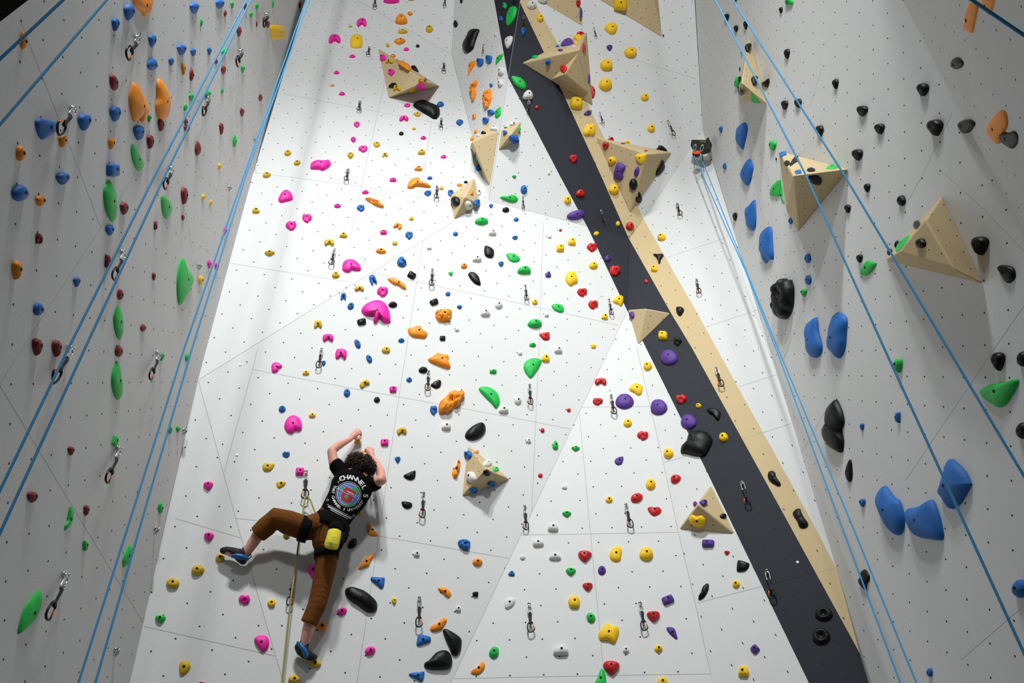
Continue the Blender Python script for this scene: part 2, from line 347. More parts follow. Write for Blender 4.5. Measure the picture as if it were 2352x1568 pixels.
HOLD_TXT = """
@0 0
O: 1180,-60 1370,-60 1370,60 1340,120 1305,150 1275,110 1240,85 1210,60 1190,20
B t 1160 108 112 150
B t 1037 220 82 122
B t 1368 365 82 115
M e 1020 740 80 155 -18
B e 1368 578 108 112
B t 1538 555 55 78
O: 1190,735 1240,790 1310,900 1345,970 1340,1030 1300,1105 1270,1085 1255,1055 1200,1095 1170,1020 1150,920 1155,830
O: 1425,705 1480,760 1530,850 1538,960 1525,1040 1475,1090 1420,1060 1388,960 1405,870 1403,770
B: 305,1090 345,1060 420,1078 490,1095 520,1130 500,1185 385,1255 340,1225 310,1150
B t 757 1098 135 155
B t 1035 1025 118 140
B t 1247 1195 112 135
M t 1446 1128 68 110
M t 1350 1275 75 130
G t 1342 1062 40 80
O t 560 1270 88 115
O e 183 1380 102 140
O t 1000 1290 68 110
O l 208 365 165 80 90
G: 1183,1292 1240,1370 1290,1460 1293,1500 1255,1542 1215,1510 1185,1440 1170,1360
B r 1015 1530 132 120
@400 0
B t 180 75 95 105
B t 410 38 88 85
M e 458 120 32 62
G e 242 200 28 82
G t 520 45 35 70
G t 743 60 35 62
G t 690 135 40 58
G e 887 35 25 70
M t 1131 42 32 55
M e 640 58 34 65
M t 741 218 20 50
M t 843 220 40 65
Y: 855,240 880,225 960,228 995,255 1003,300 985,345 950,355 880,355 865,320
M t 582 285 50 95
B t 65 448 95 100
B t 170 472 58 75
B t 315 460 46 78
G e 447 465 55 60
M e 377 553 34 52
O t 82 622 42 110
M e 155 672 45 118
M t 442 632 52 78
G t 617 622 40 72
G l 430 812 65 32 90
G e 298 842 66 66
G t 150 875 48 78
G e 98 965 40 72
M e 105 1095 42 55
M t 112 1158 65 65
M e 776 880 40 65
M t 610 1012 46 76
M t 424 1160 45 108
M e 211 1337 62 132
G e 543 1268 42 118
Y t 408 1500 34 62
P b 1445 352 110 88
P e 1462 655 52 36
N e 1425 770 42 26
P e 1511 845 58 38
N e 1022 1378 66 56 -25
N e 1107 1467 64 50 -20
P: 1225,1500 1235,1460 1285,1435 1350,1445 1395,1435 1412,1470 1400,1500 1375,1520 1340,1542 1305,1530 1270,1528 1230,1525
@800 0
P e 388 5 145 65
N e 565 0 55 22
P b 120 205 92 88
N e 18 240 36 25
O d 478 173 112 104
O t 557 125 48 44
N e 490 285 90 48
N e 730 262 68 75
Y: 20,345 45,312 100,310 125,340 126,415 110,435 60,440 18,420
O t 462 375 102 66
N t 355 413 34 42
P e 522 445 50 38
K e 624 416 36 32
P e 36 508 55 34
P e 313 520 62 65
N b 373 555 75 42
P h 390 652 64 66
K l 402 772 88 52 -15
N b 442 793 72 58
O e 400 505 55 36
N e 440 540 35 30
O* 445,545 480,545 520,575 565,610 568,640 540,630 500,600 460,570
K: 565,592 600,590 620,620 635,655 600,640 570,620
O e 655 712 46 26
K e 692 720 28 30
N e 655 732 60 28
P e 655 778 88 70 -25
N e 577 815 62 46
K: 580,940 650,895 720,925 790,955 820,980 825,1030 800,1070 765,1075 720,1045 650,1000
B e 828 940 66 56
P h 530 950 58 42
N l 617 1030 70 46 20
P b 500 1068 86 60
P h 75 1122 55 58
N e 590 1160 34 28
K e 476 1203 44 40
P t 45 1260 50 56
P h 132 1342 84 68
N l 253 1300 66 60 35
N b 330 1397 52 48
P e 675 1242 52 38
N d 658 1370 68 54
N t 20 1402 58 64
P l 856 1412 56 38
O d 630 1517 72 50
B t 1002 1105 66 62
K l 967 215 70 44 90
K e 1018 8 28 50
K: 1115,262 1182,265 1170,310 1140,390 1125,440 1090,472 1060,480 1040,462 1025,420 1050,370 1085,310
B h 1187 563 72 84
B h 1266 535 66 84
O: 1145,548 1150,570 1125,610 1095,650 1080,682 1078,620 1085,575 1110,552
G: 1400,485 1385,520 1350,565 1326,588 1332,535 1350,500
W e 1377 640 64 82
W e 1370 750 54 70
B e 1287 768 34 36
O* 1160,718 1165,750 1140,790 1148,820 1150,860 1135,890 1118,920 1105,870 1085,830 1088,780 1110,760 1140,745
O* 1285,800 1297,840 1292,890 1270,940 1245,982 1210,940 1198,880 1220,840 1255,815
B e 1285 1012 72 55
G: 1375,962 1380,1000 1372,1040 1340,1066 1322,1055 1318,1010 1345,980
O e 1135 1050 36 58 20
W e 1327 308 28 48
G e 1409 52 40 64
G: 1500,55 1520,70 1518,110 1490,180 1440,235 1422,225 1422,170 1440,105 1465,65
B e 1375 168 44 52
K e 1495 20 34 36
W: 1480,325 1482,360 1460,410 1428,442 1408,400 1410,360 1440,330
G: 1465,690 1500,685 1550,700 1590,740 1602,790 1580,808 1540,795 1495,760
B h 1238 1088 64 66
W d 1310 1155 72 54
K e 1217 1195 48 32
W e 1167 1218 38 32
O e 1148 1185 30 40 30
O e 1115 1248 34 50 30
W e 1105 1335 22 42
K e 1142 1390 20 40
G e 1160 1440 18 40
B e 1172 1510 58 66
W d 1483 1115 62 46
B t 1412 1195 42 46
B* 1448,1235 1470,1212 1500,1218 1535,1220 1540,1250 1532,1285 1490,1290 1455,1280
G e 1418 1148 40 18
G e 1538 1165 26 62
@1200 0
W e 80 46 92 84
W e 180 5 90 60
B t 5 290 44 88
Y e 157 162 62 80
R e 503 25 44 75
V e 527 115 26 90
Y r 880 35 122 125
Y: 733,255 760,215 810,200 850,225 850,265 835,300 800,315 770,300
V t 783 432 56 58
Y p 970 472 115 104
Y p 753 585 115 108
Y e 745 760 122 122
Y e 1099 875 74 74
Y e 1156 1155 72 78
R e 520 305 75 46
V: 348,420 355,380 385,348 425,340 455,365 460,395 420,412
Y e 497 335 74 62
Y e 477 382 44 38
W e 460 418 42 26
B e 317 416 36 24
V t 343 453 50 28
G e 112 512 60 36 -10
B t 230 565 48 62
R h 372 622 68 75
R l 553 435 92 36 90
V e 597 710 28 86
R: 608,770 640,785 655,820 650,860 632,890 612,830
W d 48 855 94 90
R e 128 968 40 40
Y r 482 928 112 116
V l 585 1018 78 50 -20
Y: 540,1185 575,1120 600,1122 630,1115 650,1120 655,1160 650,1215 625,1228 600,1222 560,1228
R h 750 1312 62 72
R d 795 1252 56 38
V e 905 1292 44 18
Y e 938 1280 50 40
R e 1110 1358 32 24
K: 1195,1345 1215,1335 1225,1308 1260,1315 1295,1345 1300,1365 1240,1360
Y e 807 1445 74 70
Y: 1018,1400 1050,1385 1110,1385 1112,1420 1095,1460 1068,1475 1040,1460 1020,1430
V: 875,1458 932,1500 905,1560 905,1610 865,1625 820,1600 825,1550 850,1475
V e 1030 1545 46 90 15
K: 1265,1435 1283,1480 1280,1520 1240,1565 1197,1580 1205,1530 1235,1480
R h 455 1430 76 78
W e 238 1560 26 36
K e 1268 322 14 30
@1600 0
G b 835 15 85 66
K t 355 0 28 34
K t 760 93 40 58
K t 272 158 54 68
K t 442 228 46 80
K t 356 260 48 62
K t 465 432 62 88
G e 405 480 14 66
K e 390 622 14 40
G r 367 740 44 100 15
K e 388 712 38 50
K t 520 728 66 98
K t 398 825 62 66
G: 485,880 495,832 540,880 578,928 515,925 490,905
K: 585,745 625,725 658,705 660,750 640,788 600,770
K t 815 485 62 92
K t 1252 757 66 92
K t 795 947 72 86
K t 915 930 76 82
K t 1495 1000 112 98
K t 1110 1180 80 104
K t 1450 1395 110 104
B t 220 1167 40 62
B: 432,1100 465,1140 460,1200 435,1290 418,1348 380,1310 350,1265 355,1190 365,1145
G t 687 1312 78 92
B e 255 1497 40 62
B: 480,1428 518,1500 505,1570 495,1620 470,1665 445,1670 415,1630 390,1570 420,1500
B r 777 1387 62 42 -20
K t 718 1433 10 28
K e 815 1468 58 52
K: 838,1500 850,1460 885,1410 912,1400 915,1450 880,1475 850,1500
K e 1030 1530 78 48
G: 1165,1525 1200,1485 1225,1480 1275,1510 1230,1525
B r 915 1550 60 40 -15
@1952 0
O: 1095,12 1165,55 1155,120 1130,220 1105,298 1060,285 1025,268 1022,225 1045,120 1070,50
O: 1195,-30 1315,-30 1300,60 1270,138 1230,110 1200,60
K e 968 568 130 110
K t 660 808 122 118
K t 270 1162 104 98
K t 770 1150 162 152
K t 1052 1140 175 138
O: 1370,988 1415,1010 1435,1090 1425,1150 1380,1220 1360,1280 1335,1297 1290,1270 1245,1210 1232,1160 1255,1090 1310,1030
K: 1335,1200 1375,1185 1430,1192 1490,1175 1525,1220 1520,1290 1480,1338 1430,1320 1360,1270
@0 400
B t 560 40 140 110
B e 175 168 170 152
O t 360 242 105 95
G: 985,50 1020,110 1045,180 1057,280 1050,400 1020,428 985,400 945,330 925,240 922,150 945,85
M t 1115 308 88 115
G: 1445,195 1490,210 1530,250 1552,300 1540,350 1500,405 1470,380 1450,310
B t 985 503 92 98
M b 348 578 76 100
M b 1398 463 40 80
O t 147 862 102 175
M r 965 782 55 122 8
B t 688 970 78 90
B e 343 1213 112 118
M t 1383 922 42 70
M e 1080 1082 66 100
G: 1060,1180 1090,1220 1110,1320 1112,1440 1085,1490 1050,1460 1020,1380 1013,1290 1035,1215
M e 1285 1382 62 70
M t 333 1555 110 155
M t 507 1568 100 155
M e 1067 1592 82 105
@400 400
M t 90 195 70 155
M t 77 392 36 52
Y e 260 207 36 62
Y e 330 255 30 58
P e 457 508 40 72
P t 315 812 44 80
P t 382 833 44 76
Y e 238 955 54 92
G: 65,750 85,775 100,825 150,880 175,930 172,985 140,1050 90,1130 42,1182 22,1110 15,1000 22,900 40,800
N e 833 8 76 56 -15
N d 735 328 68 58
P: 940,215 965,165 1010,137 1050,165 1068,205 1062,235 1010,250 960,262 938,240
P e 1470 286 62 44
P h 1197 398 88 88
P h 1052 465 98 90
N d 1524 550 72 54
N b 1395 617 92 66
N t 860 713 92 56
N u 1455 905 72 68
B b 1523 1103 52 76
N b 1295 1352 76 78
P b 1385 1473 100 74
@800 400
P: -50,800 -20,768 40,765 90,800 115,845 105,872 60,872 30,865 10,888 -30,885 -55,860
B e 22 1188 56 70 30
P r 402 52 62 40
O: 530,125 535,90 560,45 610,28 640,40 650,75 700,85 742,112 735,125 680,118 640,112 600,115 565,135 540,132
B e 733 35 48 36
B h 715 173 66 60
N e 839 127 36 40
P e 153 163 64 40
O* 150,207 200,215 250,235 290,260 320,303 280,300 230,275 190,245
B h 112 307 70 70
N d 568 398 40 42
O b 447 467 76 60 25
P r 317 524 62 46
B h 547 553 70 78
N e 419 623 50 46
O e 293 692 94 54 10
K e 1057 72 36 28
O h 1000 100 50 36
B h 921 172 54 70
K e 967 245 88 92 25
O e 1108 168 38 46
W h 1172 167 52 64
W e 1079 280 76 82
B h 1157 257 62 68
G t 1493 22 40 30
G: 1365,210 1385,195 1430,195 1460,183 1500,190 1528,220 1520,245 1490,257 1450,252 1400,232
B t 1284 288 38 42
K e 1417 322 64 52
G e 1197 424 122 74
B e 1511 408 44 42
W d 1297 525 72 62
B e 964 538 48 44
B h 1500 573 52 42
W d 728 662 44 40
K l 1263 698 130 92 65
W d 1158 762 84 62
G: 1420,720 1440,710 1490,712 1530,740 1547,770 1525,792 1490,797 1450,780 1428,745
B t 1374 810 50 52
O e 1040 827 60 54
G t 921 897 40 42
K: 1078,900 1100,878 1140,890 1175,930 1192,990 1185,1005 1140,990 1095,940
B* 437,790 450,755 480,740 505,765 524,800 520,825 480,838 450,825
K r 569 910 76 60 35
B b 220 952 60 100 -20
O: 350,940 400,933 450,955 490,980 520,1020 518,1042 490,1035 450,1005 400,990
N b 98 1030 88 54
P h 307 1058 102 96
P: 115,1220 140,1180 200,1145 270,1132 320,1150 350,1190 372,1250 382,1330 360,1345 320,1342 300,1320 285,1290 270,1310 250,1345 228,1345 225,1310 235,1280 200,1265 160,1275 125,1250
K e 400 1175 80 60
K r 120 1330 82 60 -15
K r 772 1152 78 54 -25
B e 896 1078 46 44
O* 780,1245 800,1215 850,1215 900,1210 930,1235 930,1270 915,1300 920,1325 880,1325 830,1338 800,1310 780,1275 800,1262
B t 1000 1197 48 42
O: 535,1390 580,1380 625,1360 650,1370 665,1400 705,1430 712,1450 690,1480 640,1478 570,1465 540,1430
W d 1233 1248 90 76
W e 1352 1178 70 76
K r 848 1477 54 48
W d 978 1397 42 44
B e 476 1497 58 44
B e 82 1528 50 92 -25
@1200 400
G d 14 862 124 80
B e 12 138 62 82
R d 517 170 84 68
Y e 403 232 66 80
V: 398,375 420,350 470,328 530,320 557,345 550,380 510,405 460,413 410,405
Y e 858 447 40 50
Y e 664 536 50 44
R e 341 505 30 28
W d 243 563 38 36
Y d 443 607 72 78
Y r 338 665 72 74
R h 624 660 94 84
V e 766 757 58 64
R h 831 870 102 102
Y e 635 822 82 72
V u 231 902 54 62
Y: 385,930 400,890 440,873 475,885 498,970 470,990 430,1010 400,985 385,960
R h 536 1065 94 82
R h 635 1175 92 84
Y: 808,1135 840,1100 870,1090 905,1100 908,1150 885,1192 860,1175 820,1158
V e 985 1270 54 70
R e 1115 965 38 44
Y e 111 1152 54 52
G: 260,1190 275,1170 320,1165 360,1185 375,1220 365,1245 330,1248 285,1225
W d 217 1265 42 46
G e 108 1345 132 86
R: 150,1438 200,1425 240,1422 245,1480 225,1497 190,1495 165,1470
G e 90 1537 64 42
Y d 738 1282 62 58
Y e 637 1548 50 48
Y e 1254 567 80 76
K: 1175,720 1195,715 1215,718 1265,715 1268,740 1250,770 1240,805 1228,810 1220,780 1200,745
Y d 1188 847 62 70
Y e 820 137 92 98
R e 966 468 78 78
K e 998 92 78 106
K: 1050,155 1078,205 1070,260 1045,265 1015,235 1025,200 1042,205
K t 1420 1235 76 90
Y r 1265 1452 84 86
K h 1398 1508 78 78
V e 1128 1204 28 10
@1600 400
K t 347 382 48 76
B: 535,240 540,465 485,510 455,470 438,410 432,320 450,290 500,262
B: 570,550 600,500 650,470 680,490 690,600 700,760 650,770 612,805 580,730 557,670
G: 750,50 765,60 760,180 745,200 690,198 658,185 668,130 700,85
G: 752,150 765,110 780,200 797,262 770,240 752,190
K: 1005,20 1040,5 1090,5 1125,40 1128,75 1110,100 1060,90 1020,70
B e 848 420 46 62
K t 1362 312 66 78
K t 1537 125 62 78
K t 1470 760 66 76
B e 1002 758 66 86
B e 1007 952 66 90
G t 968 1068 66 72
K* 660,1030 690,980 740,950 780,938 800,965 830,960 850,950 865,980 885,1030 882,1150 870,1200 840,1260 790,1300 740,1305 690,1270 675,1220 665,1190 680,1150 672,1100
B: 1080,1288 1095,1390 1110,1450 1140,1540 1135,1600 1105,1640 1060,1655 1020,1640 985,1600 970,1500 965,1400 980,1340 1030,1310
B: 1262,1243 1362,1295 1355,1440 1350,1530 1320,1620 1275,1658 1230,1620 1180,1580 1168,1510 1185,1440 1210,1330
@1952 400
G: 85,880 100,840 150,785 180,775 200,785 245,795 240,825 200,880 150,913 100,905
K t 158 123 66 78
K e 466 238 88 98
K e 605 455 76 90
K e 425 640 46 90
G: 410,690 430,630 500,570 545,550 510,620 440,695
K e 362 703 56 66
K e 640 622 106 90
K t 1177 645 172 170
K: 1328,850 1345,820 1400,818 1470,835 1500,880 1495,940 1440,982 1400,960 1375,910
@0 800
G: 1050,112 1075,150 1090,230 1105,340 1100,430 1065,462 1030,430 1000,350 993,270 1010,190
G t 1453 72 52 82
G r 1033 830 55 98 20
M t 636 922 72 82
G e 1530 730 42 80
M t 288 1338 112 100
G: 630,1415 658,1440 665,1500 650,1550 620,1600 590,1630 572,1637 572,1600 600,1550 612,1480
M t 775 1457 62 98
G e 1443 1435 52 108
@400 800
G e 115 82 44 80
G t 32 727 46 62
P: 875,180 880,140 920,122 970,150 968,172 940,180 930,195 940,205 900,225 880,210
P b 1502 52 106 102
B t 1345 135 40 52
Y r 1186 221 62 40
B e 972 546 64 66
P: 990,690 1015,630 1065,600 1120,620 1150,680 1145,740 1090,745 1060,770 1020,760 995,725
Y r 1244 602 62 40
B h 1008 955 68 60
N: 795,1060 810,1030 850,1030 902,1037 895,1070 865,1105 815,1108 798,1090
P r 1131 1108 80 76
N: 918,1210 945,1195 995,1197 1005,1215 980,1245 935,1260
P t 308 1237 88 82
B e 1555 400 60 78
@800 800
N p 338 15 78 60
B e 187 95 50 82 -25
O: 715,95 750,75 800,38 850,55 895,58 905,80 900,110 922,170 900,188 850,175 790,150 730,120
K e 672 195 82 62
K: 740,330 780,295 825,283 838,310 825,350 790,365 755,350
G r 1303 208 66 40
B e 547 282 52 48
N b 142 318 100 60 -35
P r 402 369 68 60
K e 257 463 56 56
O* 815,590 812,510 830,475 880,430 910,395 960,380 1010,375 1045,400 1040,430 1015,460 1000,500 960,540 920,560 880,590 850,580
G: 1172,358 1200,343 1260,345 1320,380 1355,430 1365,490 1345,535 1325,543 1290,500 1230,440 1185,390
B h 768 558 68 92
W e 1524 470 66 78
W d 1397 552 92 74
W d 880 700 88 80
N b 480 745 92 72
K: 1048,785 1065,745 1120,695 1180,667 1220,672 1238,720 1225,765 1185,805 1140,828 1085,828 1055,810
P r 326 846 74 66
B t 444 1003 52 62
K: 495,1148 530,1125 600,1098 607,1130 598,1170 560,1188 520,1175
K: 478,1385 500,1375 560,1385 577,1410 565,1435 525,1445 490,1425
B h 1080 960 78 82
O e 1157 932 60 34
W e 1108 1158 92 104
W e 1250 1035 82 66
G e 1325 1088 62 52
K e 1246 1120 68 62
B e 1290 1217 86 54
B e 1128 1275 78 58
O* 990,1000 1008,1010 1002,1080 990,1120 975,1165 945,1168 930,1130 945,1090 975,1050
W e 1545 45 42 42
N e 80 838 60 44
N e 145 945 56 66
N e 103 1482 40 46
@1200 800
W d 320 12 76 72
G: 8,165 25,120 80,88 140,90 172,110 160,150 120,215 75,272 40,245 15,205
Y d 207 88 76 78
Y e 1129 160 82 86
R b 703 300 108 72
R h 678 480 94 72
Y: 958,370 985,325 1020,308 1078,335 1080,370 1072,410 1045,428 1000,400
V e 918 478 166 144
V e 1228 530 156 148
V e 1498 660 148 140
V e 1322 82 160 146
R h 1433 458 100 90
R e 416 556 38 38
Y e 945 672 78 82
R e 179 738 40 46
R h 1082 787 104 88
G u 295 870 56 86
G t 478 903 76 50
W d 52 832 52 48
Y e 1316 945 92 98
V: 828,1020 845,990 880,975 908,975 905,1020 885,1048 850,1052
R e 160 1144 44 42
R e 1380 1175 100 80 -30
W d 379 1247 48 48
Y e 1152 1222 88 112
R e 1027 1345 116 86 -25
Y e 779 1362 66 64
R: 1125,1440 1150,1423 1190,1432 1225,1425 1252,1455 1240,1485 1190,1512 1150,1490
G t 398 1492 82 58
V e 1556 1400 40 50
@1600 800
K: -143,920 -135,890 -90,840 -70,770 -45,735 0,738 60,740 110,765 148,820 130,880 105,930 75,972 20,975 -40,965 -100,950 -140,945
Y e 18 517 52 50
K: 92,550 120,535 170,540 210,565 220,600 200,650 180,640 150,600 110,580
Y e 243 800 86 88
K: 640,1150 650,1110 685,1100 710,1120 720,1160 760,1220 745,1245 700,1225 655,1190
V t 60 1392 72 66
K e 238 1510 64 52
K: 1165,575 1180,520 1220,480 1245,460 1270,475 1300,530 1320,570 1340,650 1335,690 1315,720 1315,770 1335,830 1325,920 1300,940 1270,930 1230,910 1180,880 1145,840 1122,780 1130,730 1160,690 1188,645 1170,610
B t 1492 706 46 66
K: 1382,998 1400,1020 1410,1100 1408,1170 1378,1205 1345,1170 1335,1130 1355,1050
B t 1495 1390 66 76
@1952 800
G t 437 155 92 130
B r 434 622 56 98
K t 1338 118 140 168
K e 1560 95 120 140
K e 1560 740 140 150
G: 1165,390 1190,360 1280,320 1400,305 1480,280 1520,275 1532,300 1515,350 1450,460 1400,515 1340,532 1300,510 1230,470 1175,415
B: 295,1235 340,1270 400,1340 455,1370 480,1430 505,1520 500,1600 480,1660 440,1680 400,1670 350,1620 300,1520 245,1420 225,1360 235,1300
B: 490,1500 510,1440 560,1432 650,1410 740,1360 790,1440 820,1520 850,1640 845,1725 720,1715 620,1700 560,1660 520,1590
B: 890,993 960,1030 1050,1110 1105,1210 1100,1240 1000,1390 930,1435 890,1440 830,1360 785,1305 800,1260 830,1190 860,1080
@0 1168
G r 765 333 52 92 12
G: 1163,322 1190,350 1190,420 1165,480 1105,528 1095,490 1100,440 1130,370
G: 350,730 380,765 375,830 340,930 280,1030 210,1090 155,1130 150,1100 165,1030 200,920 250,830
N p 1558 668 118 90
G t 1447 993 96 74
@400 1168
P t 315 253 90 84
N e 213 552 118 98 -15
N e 414 442 84 82
N e 1012 232 66 64
P h 1245 563 84 130
P h 633 818 104 92
Y p 876 848 72 76
P e 1510 924 94 66 -25
O e 1330 1060 92 84
P: 722,1170 750,1145 800,1137 840,1155 858,1200 848,1250 825,1280 800,1290 765,1255 730,1205
N: 50,1480 48,1400 80,1363 130,1375 152,1415 130,1460 75,1500
N e 1270 1395 106 74
N e 1080 1535 110 85
P e 245 1568 60 22
@800 1168
O: 170,145 185,128 205,145 215,185 240,215 265,230 262,248 215,250 185,240 180,190
O: 230,405 232,425 200,475 185,515 150,530 100,548 90,535 120,490 160,440
K: 0,310 30,275 65,267 78,300 70,335 40,358 0,358
B: 200,625 215,612 300,618 325,620 329,640 320,700 305,722 285,715 250,680 205,645
K: -30,760 -25,720 15,702 60,708 140,735 210,790 255,840 262,890 245,925 200,937 150,920 80,865 0,810
Y t 412 833 46 66
W d 614 405 58 60
B* 985,300 1000,278 1060,272 1098,290 1095,330 1085,368 1060,378 1020,360 990,330
O e 1161 480 92 72
O: 805,715 825,706 880,712 920,750 925,780 905,803 885,795 860,765 820,740
K r 1144 770 54 48
W d 988 900 54 60
O: 735,1075 760,1045 810,1025 835,990 865,982 888,1000 870,1035 845,1080 820,1095 770,1107 740,1100
B: 612,1215 625,1150 650,1132 720,1145 742,1160 740,1195 690,1215 640,1232 618,1233
K: 848,1100 870,1080 910,1095 970,1130 1015,1170 1022,1210 1010,1280 985,1320 960,1328 930,1310 910,1260 870,1170
K: 680,1405 690,1385 730,1360 780,1300 830,1275 880,1275 915,1300 935,1350 935,1400 910,1440 840,1450 750,1450 690,1435
P e 195 1278 100 76 -25
B: 543,1490 570,1475 640,1470 683,1465 684,1510 670,1550 655,1555 610,1530 560,1508
B d 1471 583 56 52
W: 1410,840 1430,810 1470,795 1502,815 1500,850 1475,885 1435,907 1410,895
G e 1313 1293 88 112 20
O: 1103,1470 1115,1455 1160,1430 1185,1400 1200,1378 1225,1385 1232,1415 1220,1450 1190,1485 1150,1497 1110,1490
W e 1570 440 50 50
@1200 1168
W d 275 168 98 86
W d 142 308 102 76
W d 293 430 110 72
R t 562 428 124 106
Y: 783,430 790,390 830,340 870,340 895,370 888,430 880,470 840,482 800,465
Y e 1112 408 124 130
G t 435 567 90 74
V e 714 555 72 86
R t 586 704 92 80
Y p 464 840 106 120
V r 1307 820 108 76 -25
G e 615 982 78 98 -25
Y: 683,1120 710,1085 755,1030 800,1052 845,1055 868,1080 865,1130 835,1210 810,1215 760,1190 705,1190 685,1165
R t 1177 970 120 100
V: 1295,1070 1340,1065 1375,1090 1396,1165 1385,1175 1350,1150 1310,1110
W d 345 1275 140 104
W d 932 1270 58 64
Y e 1223 1260 74 70
R t 798 1432 150 130
G: 640,1600 680,1510 700,1450 725,1445 750,1500 752,1600 700,1640
Y d 1260 1560 100 104
@1600 1168
Y: -70,100 -50,55 -20,58 5,68 40,55 75,80 85,115 70,155 30,168 -30,150
V r 105 312 116 72
R t 275 398 52 42
K: 370,470 400,465 460,485 478,500 465,540 430,565 370,570 360,540
Y e 358 678 70 76
K: 80,680 105,672 113,700 105,740 70,800 30,825 15,815 20,790 42,765 55,710
V r 527 1263 74 72 45
Y d 425 1462 102 106
K o 1145 948 160 120
K o 1122 1147 162 150
K: 868,30 900,0 935,2 945,30 970,80 1005,130 1000,165 960,180 925,165 905,110 870,60
K: 1455,640 1475,610 1480,570 1510,545 1550,575 1568,620 1560,650 1535,680 1530,735 1500,720 1460,680
@1952 1168
B e 1530 720 150 165
B e 722 1472 62 82
"""
# ------------------------------------------------------------------ resin holds
HM = {'B': mat('blue_resin', (8, 100, 182), .55, grain=.5, gscale=220, vary=.08), 'O': mat('orange_resin', (250, 146, 8), .5, grain=.5, gscale=220, vary=.08),
 'M': mat('maroon_resin', (128, 22, 28), .55, grain=.5, gscale=220, vary=.1), 'R': mat('red_resin', (205, 16, 24), .45, grain=.4, gscale=220, vary=.08),
 'G': mat('green_resin', (2, 188, 72), .5, grain=.5, gscale=220, vary=.08), 'Y': mat('yellow_resin', (252, 200, 4), .55, grain=.6, gscale=220, vary=.05),
 'N': mat('mustard_resin', (214, 174, 18), .55, grain=.6, gscale=220, vary=.08), 'P': mat('pink_resin', (246, 24, 168), .5, grain=.5, gscale=220, vary=.06),
 'K': mat('black_resin', (8, 8, 9), .45, grain=.3, gscale=160, spec=.3), 'W': mat('white_resin', (218, 216, 212), .6, grain=.5, gscale=220),
 'V': mat('purple_resin', (84, 46, 144), .55, grain=.6, gscale=220, vary=.1)}
M_BOLT = mat('bolt_recess_shade', (20, 15, 13), .7, spec=.2)  # shade of the bolt hole put into this near-black colour
CN = {'B': 'blue', 'O': 'orange', 'M': 'dark red', 'R': 'red', 'G': 'green', 'Y': 'yellow', 'N': 'mustard yellow', 'P': 'pink', 'K': 'black', 'W': 'white', 'V': 'purple'}
SHP = {'t': [(-.5, -.22), (-.32, -.46), (.22, -.5), (.5, -.25), (.4, .1), (.1, .5), (-.12, .47), (-.42, .1)],
 'd': [(-.5, .28), (-.42, -.15), (-.15, -.48), (.2, -.47), (.45, -.1), (.5, .3), (.32, .5), (-.3, .48)],
 'r': [(-.5, -.3), (-.36, -.5), (.36, -.48), (.5, -.3), (.48, .32), (.34, .5), (-.34, .48), (-.5, .3)],
 'p': [(-.5, -.12), (-.2, -.48), (.25, -.46), (.5, -.1), (.4, .38), (.06, .5), (-.34, .4)],
 'b': [(-.5, 0), (-.36, -.4), (0, -.5), (.38, -.38), (.5, .05), (.36, .45), (.12, .22), (-.08, .17), (-.25, .42), (-.45, .36)],
 'h': [(-.48, -.1), (-.36, -.45), (-.08, -.38), (.2, -.5), (.48, -.2), (.42, .15), (.22, .3), (.1, .5), (-.2, .42), (-.38, .2)],
 'l': [(-.5, .04), (-.2, -.34), (.1, -.48), (.4, -.3), (.5, .03), (.2, .42), (-.15, .36)]}
SHP['u'] = [(x, -y) for x, y in SHP['t']][::-1]
def outline(kind, cx, cy, w, h, rot, rg):
    if kind in 'eo': P = [(.5 * math.cos(a) * (1 + .05 * math.sin(3 * a + rg.random())), .5 * math.sin(a)) for a in [2 * math.pi * k / 26 for k in range(26)]]
    else:
        P = catmull([(x * (1 + rg.uniform(-.06, .06)), y * (1 + rg.uniform(-.06, .06))) for x, y in SHP[kind]], 3)
        x0, x1 = min(p[0] for p in P), max(p[0] for p in P); y0, y1 = min(p[1] for p in P), max(p[1] for p in P)
        P = [((x - x0) / (x1 - x0) - .5, (y - y0) / (y1 - y0) - .5) for x, y in P]
    if rg.random() < .4 and not rot and kind in 'thb': P = [(-x, y) for x, y in P][::-1]
    c, s = math.cos(math.radians(rot)), math.sin(math.radians(rot))
    return [(cx + x * w * c - y * h * s, cy + x * w * s + y * h * c) for x, y in P]
def proj(P):
    v = P - CAM; z = v.dot(FW); return (1176 + FPX * v.dot(RT) / z, 784 - FPX * v.dot(UP) / z)
def bbox(P): return (min(p[0] for p in P), min(p[1] for p in P), max(p[0] for p in P), max(p[1] for p in P))
